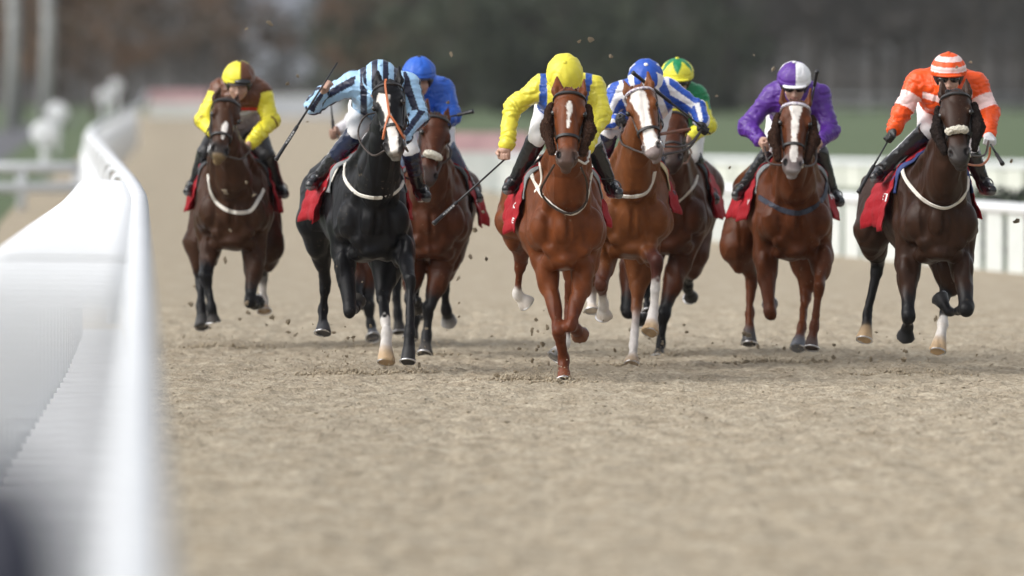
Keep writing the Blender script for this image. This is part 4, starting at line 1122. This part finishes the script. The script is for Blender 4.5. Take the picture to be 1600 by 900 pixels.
PU = (.085,.022,.24)
def cap_quarter(a, b, off=0.0):
    def fn(i):
        c = np.tile(np.array(a), (len(i['x']), 1)); c[((i['x'] - off)*np.where(i['f'] > -.15, 1, -1)) > 0] = b; return c
    return fn
def cap_hoops(i):
    c = np.tile(np.array(OR), (len(i['x']), 1)); h = i['h']; c[((h > .62) & (h < .86)) | ((h > .06) & (h < .36))] = PK; return c
BOOT_NV = (.012,.018,.05)

CH1, CH2, CH3 = (.125,.035,.0105), (.140,.046,.0140), (.088,.0255,.0085)
BAY, BAY2, BLK, DBAY, DBR = (.052,.016,.0066), (.060,.018,.0074), (.0070,.0070,.0082), (.032,.0145,.0085), (.046,.0200,.0105)
PTS = (.010,.010,.011); WHT = (.66,.63,.60); TANH = (.46,.33,.20); GREYH = (.12,.125,.14)

field = []
# -- leader, chestnut, yellow silks
field.append((dict(d=74.75, cx=881, rx=851, dz=-.02, poll=(890,153), muz=(885,263), coat=CH1, points=(.100,.026,.010), muzzle_col=(.075,.045,.035), hair=(.10,.028,.010),
    label='bright chestnut horse out in front with a small white star and brown fleece cheek pieces',
    ears=((-.088,-.02),(.088,-.02)), earh=.25, blaze=[(.19,.0,.012),(.26,.0,.023),(.32,.005,.013),(.38,.0,.008),(.45,-.002,.013),(.53,-.004,.005)],
    cheek_fleece=M_fleece_brown, letters=[('K', 797,320,.062), ('VE', 795,343,.055)], cloth=dict(flare=.05, al=118, ar=112, pad=M_pad_grey),
    straps=[([(833,238),(828,262),(836,285),(852,310),(886,333),(908,326),(919,300),(925,262)], .030, M_white_web), ([(838,240),(845,262),(846,285),(836,300)], .022, M_white_web)],
        legs=dict(fl=dict(p=[(850,405,.02),(873,515,-.22),(880,563,-.10),(881,596,-.20)], hoof=(.16,.05,.025)),
              fr=dict(p=[(916,412,-.02),(891,508,-.25),(899,513,.02),(908,524,.12)], hoof=(.15,.07,.04)),
              hl=dict(p=[(804,345,1.0),(815,407,1.35),(808,460,1.45),(824,475,1.5)], fet=WHT, c0=.75, c1=.9, hoof=(.5,.46,.42)),
              hr=dict(p=[(905,370,.95),(893,475,1.1),(884,535,1.0),(866,560,.95)], fet=WHT, c0=.8, c1=.95, hoof=(.10,.10,.10)))),
  dict(name='yellow', tilt=52, label='jockey in yellow silks with blue braces and a plain yellow cap, whip held low',
    head=(882,122,-.12), shL=(842,136,.12), shR=(927,137,.12), elL=(800,172,.10), haL=(788,240,-.05), elR=(941,178,.02), haR=(912,238,-.25), hip=(882,165,.68),
    knL=(838,218,.15), knR=(926,226,.3), ftL=(803,286,.45), ftR=(955,292,.45), reinL=False, silks=silks_yellow, cap=flat(YEL), peak=YEL, gripL=(-.75,-.1,-.6), glove={}, rein_mat=M_rein_white,
    loose_reins=[([(866,258,-.75),(852,282,-.55),(845,300,-.42),(862,322,-.40),(890,334,-.42),(915,318,-.40),(917,285,-.5),(908,262,-.7)], M_rein, .008)])))
# -- black horse, striped silks
field.append((dict(d=77.0, cx=577, rx=538, dz=.0, poll=(607,140), muz=(617,245), yaw=14, coat=BLK, muzzle_col=(.022,.02,.02), hair=(.008,.008,.009), mealy=(.16,.15,.13),
    label='black horse with a crooked white blaze and an orange strap down its face',
    ears=((-.07,-.02),(.085,-.02)), earh=.27, blaze=[(.17,-.045,.012),(.22,-.02,.052),(.30,-.012,.034),(.44,-.005,.020),(.58,.006,.030),(.75,.012,.034),(.90,.014,.030),(1.02,.006,.018)],
    cheeker=True, letters=[('SV', 489,272,.06)], cloth=dict(flare=.10, al=114, ar=112, pad=M_pad_grey, rag=.12, splay=.13),
    straps=[([(543,240),(538,268),(542,285),(560,303),(590,309),(617,301),(630,284),(633,262)], .028, M_white_web), ([(540,244),(528,262),(515,292)], .016, M_white_web)],
        legs=dict(fl=dict(p=[(537,392,0),(548,488,-.2),(555,482,.08),(559,469,.16)]),
              fr=dict(p=[(628,385,-.1),(640,436,-.45),(640,520,-.6),(637,566,-.68)], hoof=(.03,.03,.032)),
              hl=dict(p=[(494,345,1.0),(509,440,1.25),(504,484,1.3),(503,521,1.22)], hoof=(.05,.052,.058)),
              hr=dict(p=[(606,405,.9),(598,458,.75),(604,520,.45),(602,567,.35)], fet=WHT, c0=.62, c1=.74, hoof=TANH))),
  dict(name='striped', tilt=40, label='jockey in pale blue and navy striped silks raising a whip in a bent arm',
    head=(594,130,-.12), shL=(548,130,.10), shR=(638,132,.1), elL=(490,164,.12), haL=(509,136,-.10), elR=(655,182,.02), haR=(626,222,-.30), hip=(590,168,.65),
    knL=(553,210,.1), knR=(642,238,.1), ftL=(496,280,.42), ftR=(656,298,.42), reinL=False, silks=silks_stripe, cap=cap_stripe, peak=LB, gripL=(.55,-.1,.85), glove={}, slv=.078,
    boot_top=BOOT_NV, rein_mat=M_rein,
    loose_reins=[([(583,243,-.8),(564,224,-.5),(560,203,-.4),(570,182,-.4),(588,176,-.3)], M_rein, .007, 0)])))
# -- hidden horse, white silks
field.append((dict(d=84.5, cx=586, rx=592, dz=-.03, poll=(606,168), muz=(607,250), coat=BAY, points=PTS, label='bay horse almost hidden behind the black horse, only its legs showing', pd=-.75,
    legs=dict(fl=dict(p=[(560,405,.0),(557,462,-.25),(566,470,-.02),(572,474,.08)]),
              fr=dict(p=[(572,405,0),(577,478,-.16),(580,508,-.18),(583,528,-.28)], hoof=GREYH),
              hl=dict(p=[(610,385,1),(618,435,1.2),(622,490,1.1),(624,520,1.05)]), hr=dict(p=[(640,385,1),(644,430,1.2),(648,480,1.2),(650,500,1.15)]))),
  dict(name='white', tilt=20, label='jockey in white silks mostly hidden behind the black horse, one white sleeve showing',
    head=(606,140,-.05), shL=(578,165,.1), shR=(636,160,.1), elL=(549,190,.05), haL=(523,208,-.12), elR=(640,200,0), haR=(620,222,-.2), hip=(600,185,.55), knL=(575,235,.1), knR=(630,240,.1), ftL=(570,290,.4), ftR=(632,295,.4),
    silks=flat((.72,.70,.73)), cap=flat((.7,.7,.72)), gripL=(0,-.1,1))))
# -- blue rider's bay
field.append((dict(d=81.3, cx=676, rx=686, dz=-.06, poll=(681,190), muz=(664,290), yaw=-16, coat=BAY2, points=PTS, label='bay horse with a white and black fleece noseband tucked in beside the black horse',
    ears=((-.08,-.02),(.075,-.01)), sheep_nose=(.60, M_fleece_white, 26), nose_t=.62, muzzle_col=(.05,.035,.03), letters=[('ET', 737,321,.065)], cloth=dict(flare=.10, al=108, ar=118, pad=M_pad_dark, rag=.1, splay=.12),
        legs=dict(fr=dict(p=[(690,415,0),(671,482,-.1),(667,525,-.12),(663,554,-.2)]),
              hr=dict(p=[(697,400,1.0),(694,441,1.3),(697,484,1.35),(702,505,1.45)], hoof=(.3,.3,.3)),
              fl=dict(p=[(645,420,0),(640,470,-.2),(648,470,.05),(653,482,.15)]),
              hl=dict(p=[(650,400,1.0),(645,450,1.2),(648,500,1.1),(640,530,1.05)]))),
  dict(name='blue', tilt=14, label='jockey in plain royal blue silks and blue cap behind the striped rider',
    head=(655,122,-.1), shL=(622,146,.12), shR=(692,140,.12), elL=(612,182,0), haL=(640,215,-.25), elR=(705,182,.02), haR=(687,192,-.2), hip=(668,150,.7), knL=(640,225,.1), knR=(698,228,.1), ftL=(634,290,.45), ftR=(738,300,.45),
    silks=flat((.02,.10,.47)), cap=flat((.022,.11,.52)), peak=(.01,.012,.03), gripR=(.95,-.2,.25), goggles=False, boot_top=(.08,.12,.2))))
# -- chestnut with white face, blue and white silks
field.append((dict(d=78.2, cx=988, rx=984, dz=.0, poll=(1000,147), muz=(1023,248), yaw=12, coat=CH2, muzzle_col=(.20,.16,.15), hair=(.16,.05,.02), label='chestnut horse with a broad white face and white stockings',
    ears=((-.095,-.01),(.085,-.01)), earh=.24, blaze=[(.07,.0,.044),(.16,.0,.060),(.28,.006,.052),(.40,.012,.034),(.58,.012,.036),(.75,.010,.048),(.88,.008,.052)],
    bb_mat=M_beads, sheep_nose=None, cloth=dict(flare=.06, al=104, ar=108, pad=M_cream_pad),
    straps=[([(950,296),(968,305),(990,307),(1008,302),(1018,288),(1023,268)], .029, M_white_web)],
    legs=dict(fl=dict(p=[(945,400,0),(940,445,-.28),(942,476,-.10),(943,496,-.03)], low=(.09,.03,.016), fet=WHT, c0=.35, c1=.6, hoof=(.55,.48,.40)),
              fr=dict(p=[(1006,382,-.1),(1026,409,-.42),(1022,486,-.45),(1015,520,-.55)], low=(.06,.02,.015), fet=WHT, c0=.30, c1=.46, hoof=(.42,.30,.18)),
              hl=dict(p=[(932,400,1),(926,440,1.2),(925,466,1.2),(925,487,1.15)], fet=WHT, c0=.2, c1=.4, hoof=(.55,.48,.40)),
              hr=dict(p=[(1002,395,.95),(996,470,.85),(990,542,.65),(987,571,.55)], fet=(.55,.52,.50), c0=.05, c1=.75, hoof=(.34,.26,.18)))),
  dict(name='bluewhite', tilt=44, label='jockey in blue and white striped silks with a blue star on a white cap',
    head=(1009,128,-.1), shL=(966,146,.1), shR=(1048,142,.1), elL=(946,188,.0), haL=(970,190,-.2), elR=(1090,170,.08), haR=(1098,200,-.14), hip=(1005,168,.65),
    knL=(950,210,.12), knR=(1022,240,.35), ftL=(934,285,.42), ftR=(1038,296,.4), silks=silks_bluewhite, cap=cap_star(WH, RB, 6, (.45,.95), 30), peak=WH, glove=dict(L=(.012,.012,.014), R=(.012,.012,.014)),
    gripR=(-.75,-.1,.6), boot_top=BOOT_NV, top_t=.7, rein_mat=M_rein, loose_reins=[([(1023,246,-.95),(1045,240,-.7),(1075,232,-.4),(1096,204,-.16)], M_rein, .009), ([(1030,210,-.8),(1052,206,-.5),(1078,202,-.3)], M_rein_tan, .012)])))
# -- bay, green and yellow silks
field.append((dict(d=82.0, cx=1050, rx=1066, dz=-.03, poll=(1052,190), muz=(1050,262), coat=BAY2, points=PTS, label='bay horse half hidden behind the white-faced chestnut', pd=-.7, muzzle_col=(.04,.028,.024),
    cloth=dict(flare=.09, al=104, ar=116), straps=[([(1044,326),(1056,318),(1070,306),(1084,290),(1090,274)], .028, M_white_web)],
    legs=dict(fr=dict(p=[(1058,418,0),(1038,490,-.12),(1032,537,-.12),(1028,561,-.2)]),
              fl=dict(p=[(986,412,.0),(981,488,-.25),(995,494,0),(1005,500,.1)]),
              hr=dict(p=[(1080,395,1),(1074,438,1.3),(1074,452,1.4),(1079,466,1.5)]), hl=dict(p=[(1010,400,1.0),(1010,450,1.2),(1012,480,1.1),(1013,490,1.05)]))),
  dict(name='green', tilt=12, label='jockey in green silks with yellow sleeves and a green star on a yellow cap',
    head=(1058,124,-.05), shL=(1030,152,.1), shR=(1089,150,.1), elL=(1020,197,0), haL=(1046,228,-.2), elR=(1104,196,.04), haR=(1070,222,-.2), hip=(1062,192,.55), knL=(1032,238,.1), knR=(1084,246,.1), ftL=(1022,300,.4), ftR=(1107,302,.4),
    silks=silks_green, cap=cap_star(YL, GR, 6, (.28,.84), 0), peak=YL, rein_mat=M_rein_tan)))
# -- chestnut, purple silks
field.append((dict(d=80.0, cx=1240, rx=1212, dz=-.04, poll=(1243,170), muz=(1238,273), coat=CH3, muzzle_col=(.17,.14,.135), hair=(.10,.035,.016), label='dark chestnut horse with a long white blaze, white browband and brown fleece cheek pieces', mealy=(.30,.27,.26),
    ears=((-.098,-.01),(.098,-.01)), earh=.27, forelock=40, blaze=[(.10,.0,.044),(.16,.0,.042),(.26,.0,.026),(.45,-.002,.022),(.60,.0,.018),(.74,.002,.030),(.86,.002,.022)],
    bb_mat=M_beads, bbw=.028, letters=[('NB', 1309,302,.065), ('V', 1166,312,.06)], cheek_fleece=M_fleece_brown, cloth=dict(flare=.10, al=112, ar=112, pad=M_pad_grey, splay=.15),
    straps=[([(1186,308),(1200,317),(1222,328),(1247,333),(1270,325),(1287,308),(1292,285)], .038, M_navy_web)],
        legs=dict(fl=dict(p=[(1197,402,0),(1204,490,-.2),(1204,484,.07),(1203,474,.18)], hoof=(.09,.09,.10)),
              fr=dict(p=[(1284,400,-.05),(1280,448,-.3),(1273,510,-.35),(1268,545,-.42)], hoof=(.07,.05,.045)),
              hl=dict(p=[(1153,385,1),(1176,432,1.2),(1172,487,1.15),(1171,538,1.05)], hoof=(.06,.06,.062)),
              hr=dict(p=[(1264,410,.95),(1259,458,.9),(1254,510,.65),(1247,545,.55)], hoof=(.12,.13,.15)))),
  dict(name='purple', tilt=21, label='jockey in plain purple silks with a purple and white quartered cap',
    head=(1241,130,-.08), shL=(1204,150,.12), shR=(1280,148,.12), elL=(1168,198,.04), haL=(1194,226,-.2), elR=(1297,204,.04), haR=(1276,228,-.2), hip=(1241,178,.78), knL=(1206,234,.3), knR=(1279,236,.3), ftL=(1160,296,.45), ftR=(1302,306,.45),
    silks=flat(PU), cap=cap_quarter(PU, WH, .05), peak=(.75,.75,.77), rein_mat=M_rein)))
# -- dark bay, orange silks
field.append((dict(d=76.6, cx=1462, rx=1412, dz=.0, poll=(1493,155), muz=(1500,258), yaw=8, coat=DBAY, points=PTS, muzzle_col=(.035,.03,.028), hair=(.010,.009,.009), label='dark bay horse at the right with a white fleece noseband and dark fleece cheek pieces',
    ears=((-.085,-.01),(.085,-.01)), earh=.26, forelock=44, sheep_nose=(.56, M_fleece_white, 31), nose_t=.58, cheek_fleece=M_fleece_dark, letters=[('PET', 1372,306,.07)], cloth=dict(flare=.08, al=120, ar=110, pad=M_blue_pad, splay=.10),
    straps=[([(1410,250),(1411,270),(1422,290),(1446,314),(1476,325),(1500,313),(1511,295),(1513,276)], .029, M_white_web)],
        legs=dict(fl=dict(p=[(1418,412,0),(1420,494,-.2),(1418,507,.04),(1414,529,.10)], hoof=(.03,.03,.032)),
              fr=dict(p=[(1502,405,0),(1510,484,-.25),(1484,488,-.02),(1468,464,.08)], hoof=(.05,.05,.052)),
              hl=dict(p=[(1363,362,1),(1372,412,1.3),(1356,490,1.25),(1350,532,1.15)], fet=PTS, hoof=TANH),
              hr=dict(p=[(1487,420,.95),(1477,455,.95),(1472,505,.7),(1465,550,.6)], fet=WHT, c0=.86, c1=.98, hoof=(.50,.36,.22)))),
  dict(name='orange', tilt=10, label='jockey in orange silks with pale hoops, striped orange cap and dark goggles',
    head=(1482,118,-.1), shL=(1434,128,.12), shR=(1526,132,.12), elL=(1408,176,.06), haL=(1392,212,-.12), elR=(1546,178,.06), haR=(1545,218,-.14), hip=(1478,170,.62), knL=(1447,205,.12), knR=(1516,236,.3), ftL=(1376,268,.42), ftR=(1537,288,.42),
    reinL=False, silks=silks_orange, cap=cap_hoops, peak=OR, glove=dict(L=(.015,.016,.016), R=(.62,.62,.64)), gripL=(-.5,-.1,-.8), gripR=(.8,-.2,-.4), rein_mat=M_rein,
    loose_reins=[([(1508,255,-.9),(1520,258,-.6),(1535,257,-.3),(1545,246,-.16),(1547,230,-.14)], M_tan, .008)])))
# -- brown horse at the left
field.append((dict(d=84.0, cx=364, rx=370, dz=-.03, poll=(353,166), muz=(340,250), yaw=-14, coat=DBR, points=PTS, muzzle_col=(.035,.03,.028), hair=(.012,.010,.009), label='dark brown horse by the rail with a small white mark above its noseband', mealy=(.20,.14,.07),
    ears=((-.07,.02),(.07,.02)), earh=.2, blaze=[(.42,.0,.006),(.48,.0,.022),(.55,.0,.020),(.70,-.004,.010)], wide=1.06, cloth=dict(flare=.06, al=110, ar=112),
    straps=[([(325,272),(329,298),(340,318),(362,331),(390,330),(404,312),(412,296)], .028, M_white_web)],
    legs=dict(fl=dict(p=[(328,385,0),(322,432,-.25),(329,482,-.3),(333,505,-.3)]),
              hl=dict(p=[(314,380,1),(315,440,1.0),(314,478,.8),(316,512,.7)], hoof=(.06,.06,.06)),
              fr=dict(p=[(396,400,0),(391,472,-.2),(397,477,.05),(402,471,.15)], hoof=(.05,.05,.05)),
              hr=dict(p=[(417,385,1),(410,425,1.3),(412,468,1.3),(413,487,1.25)], fet=WHT, c0=.05, c1=.2, hoof=(.40,.27,.14)))),
  dict(name='brown', tilt=18, roll=2, label='jockey in brown and yellow silks with a quartered cap at the left of the field',
    head=(373,128,-.05), shL=(340,143,.1), shR=(407,143,.1), elL=(318,188,.06), haL=(345,228,-.2), elR=(424,188,.06), haR=(385,231,-.2), hip=(373,195,.5), knL=(322,236,.1), knR=(416,242,.1), ftL=(304,290,.4), ftR=(436,294,.4),
    silks=silks_brown, cap=cap_quarter(Y2, BR, .1), peak=(.03,.02,.02), goggles=False, brow_goggles=True, breech=mat('black_breeches', (.014,.014,.016), .5, bump=.3, bscale=28))))

riders = []
for hsp, jsp in field:
    hz = make_horse(hsp); riders.append((make_jockey(jsp, hz), hz))

# ---------------------------------------------------------------- whips
make_whip(W(527,98,76.85), W(431,250,76.6), 'black whip with pale print raised across the striped rider\'s arm', handle=.36, flap=False, printed=True)
make_whip(W(792,246,74.68), W(677,350,74.4), 'black whip pointing down from the yellow rider\'s bare hand', handle=.34, flap=False, printed=True)
make_whip(W(683,187,81.1), W(740,174,81.0), 'short black whip held level in front of the blue rider', handle=.45, flap=False)
make_whip(W(1110,209,78.05), W(988,113,77.7), 'long black whip crossing in front of the blue and white rider', handle=.5, flap=False)
make_whip(W(1268,160,79.7), W(1277,110,79.6), 'black whip end standing up behind the purple rider\'s horse\'s ear', handle=.5, flap=False)
make_whip(W(1391,214,76.48), W(1341,301,76.3), 'black whip hanging from the orange rider\'s black glove', handle=.5, flap=False)
make_whip(W(1543,218,76.46), W(1567,257,76.3), 'short black whip end below the orange rider\'s white glove', handle=.45, flap=False)
make_whip(W(517,160,84.35), W(522,214,84.38), 'black whip upright beside the white sleeve behind the black horse', handle=.5, flap=False)

# ---------------------------------------------------------------- sand thrown up by the hooves
M_clod = mat('clod', (.31,.25,.17), .95, var=.4, vscale=60, bump=.8, bscale=160)
M_clod2 = mat('pale_clod', (.34,.28,.20), .95, var=.3, vscale=60, bump=.8, bscale=160)
rr = random.Random(21)
def clod_mesh(seed, m):
    r2 = random.Random(seed); import bmesh
    bm = bmesh.new(); bmesh.ops.create_icosphere(bm, subdivisions=2, radius=1)
    ph = [r2.uniform(0, 6) for _ in range(6)]; sc = [r2.uniform(.6,1.4) for _ in range(3)]
    for v in bm.verts:
        c = v.co; k = 1 + .3*math.sin(c.x*3 + ph[0])*math.sin(c.y*3.4 + ph[1]) + .25*math.sin(c.z*5 + ph[2] + c.x*4) + .15*math.sin(c.y*9 + ph[3])
        v.co = Vector((c.x*k*sc[0], c.y*k*sc[1], c.z*k*sc[2]))
    me = bpy.data.meshes.new('sand_clod'); bm.to_mesh(me); bm.free(); me.materials.append(m); return me
cm = [clod_mesh(i, M_clod if i % 3 else M_clod2) for i in range(6)]
def clod(px, py, d, s):
    p = W(px, py, d)
    if p[2] < sandz(p[0], d) + s*.3: p[2] = sandz(p[0], d) + s*.3
    o = bpy.data.objects.new('sand_clod', cm[rr.randrange(6)]); C.objects.link(o)
    o.location = p; o.rotation_euler = (rr.uniform(0,6), rr.uniform(0,6), rr.uniform(0,6)); o.scale = (s,)*3
    tag(o, 'small clod of sand thrown into the air by the hooves', 'sand clod', 'clods of sand kicked up')
seen_clods = [(421,36,78,.018),(385,45,80,.012),(705,85,79,.016),(905,65,75,.012),(923,62,76,.015),(449,131,80,.014),(465,118,80,.01),(954,88,77,.012),(1208,108,79,.014),(1178,86,79,.008),(1495,105,76,.009),(1517,97,77,.012),
    (352,407,83,.02),(735,401,79,.018),(716,435,80,.014),(742,360,80,.016),(755,331,80,.01),(760,405,78,.013),(700,160,80,.01),(1580,252,77,.012),(1589,345,77,.02),(1140,262,78,.01),(385,285,82,.014),(352,300,82,.02),(397,305,82,.012),(360,360,82,.012),
    (560,135,80,.012),(480,190,80,.008),(1120,150,80,.008)]
for c in seen_clods: clod(*c)
for cx, cy, sx, sy, n, d in [(520,560,24,30,18,76.2),(545,545,14,40,14,76.2),(840,545,26,28,22,75.0),(790,590,40,10,8,75.2),(900,585,18,10,10,74.5),(1400,560,50,25,16,76.4),(1195,545,50,25,16,79.8),(700,540,40,30,14,80.5),(1050,545,40,25,10,81),(350,500,60,25,12,83.5),(440,520,60,20,8,80),(1280,555,60,14,8,79.5),(960,530,60,30,12,78.6),(640,575,30,10,8,77)]:
    for _ in range(n):
        clod(cx + rr.gauss(0,1)*sx, cy + rr.gauss(0,1)*sy, d + rr.uniform(-.6,.6), rr.choice([.004,.005,.006,.008,.010,.014]))

# finer sand flying and lying round each hoof: one uncountable mass
def spray():
    r = np.random.default_rng(31); C_ = []; S_ = []
    spots = [(520,575,76.4,1),(545,550,76.5,1),(640,576,77,.8),(665,556,81.8,.8),(845,560,75.2,1),(880,594,74.5,1.2),(800,585,75.2,.6),(1030,560,81.8,.8),(988,570,78.8,.7),(1195,562,79.6,1.1),(1270,560,79.6,.7),(1400,575,76.3,1.2),(1450,572,76.3,.8),(330,540,84,.9),(400,540,84,.5),(580,560,84,.5)]
    for px, py, d, k in spots:
        n = int(330*k); u = r.normal(0, 1, n); p0 = W(px, py, d)
        x = p0[0] + u*.10 + r.normal(0, .05, n); y = d + r.normal(0, .18, n); h = np.abs(r.normal(0, .10, n))*r.random(n) + .01
        C_.append(np.stack([x, y, h], 1)); S_.append(.0018 + .0042*r.random(n)**3)
        n = int(110*k); x = p0[0] + r.normal(0, .13, n); y = d + r.normal(0, .12, n)                     # heaped rim of the print
        C_.append(np.stack([x, y, .004 + .03*np.exp(-((x-p0[0])/.12)**2 - ((y-d)/.12)**2)*r.random(n)], 1)); S_.append(.005 + .010*r.random(n)**2)
    c = np.concatenate(C_); s = np.concatenate(S_); n = len(c)
    base = np.array([(1,0,0),(0,1,0),(-1,0,0),(0,-1,0),(0,0,1),(0,0,-1)], float); fc = np.array([(0,1,4),(1,2,4),(2,3,4),(3,0,4),(1,0,5),(2,1,5),(3,2,5),(0,3,5)])
    v = c[:,None,:] + (base[None] + (r.random((n,6,3)) - .5)*.9)*s[:,None,None]
    f = (fc[None] + 6*np.arange(n)[:,None,None]).reshape(-1,3)
    return np_mesh('sand_spray', v.reshape(-1,3), f, mat('spray_sand', (.34,.285,.205), .95, var=.3, vscale=9), None, False)
tag(spray(), 'fine sand thrown up and heaped round the galloping hooves', 'sand', kind='stuff')
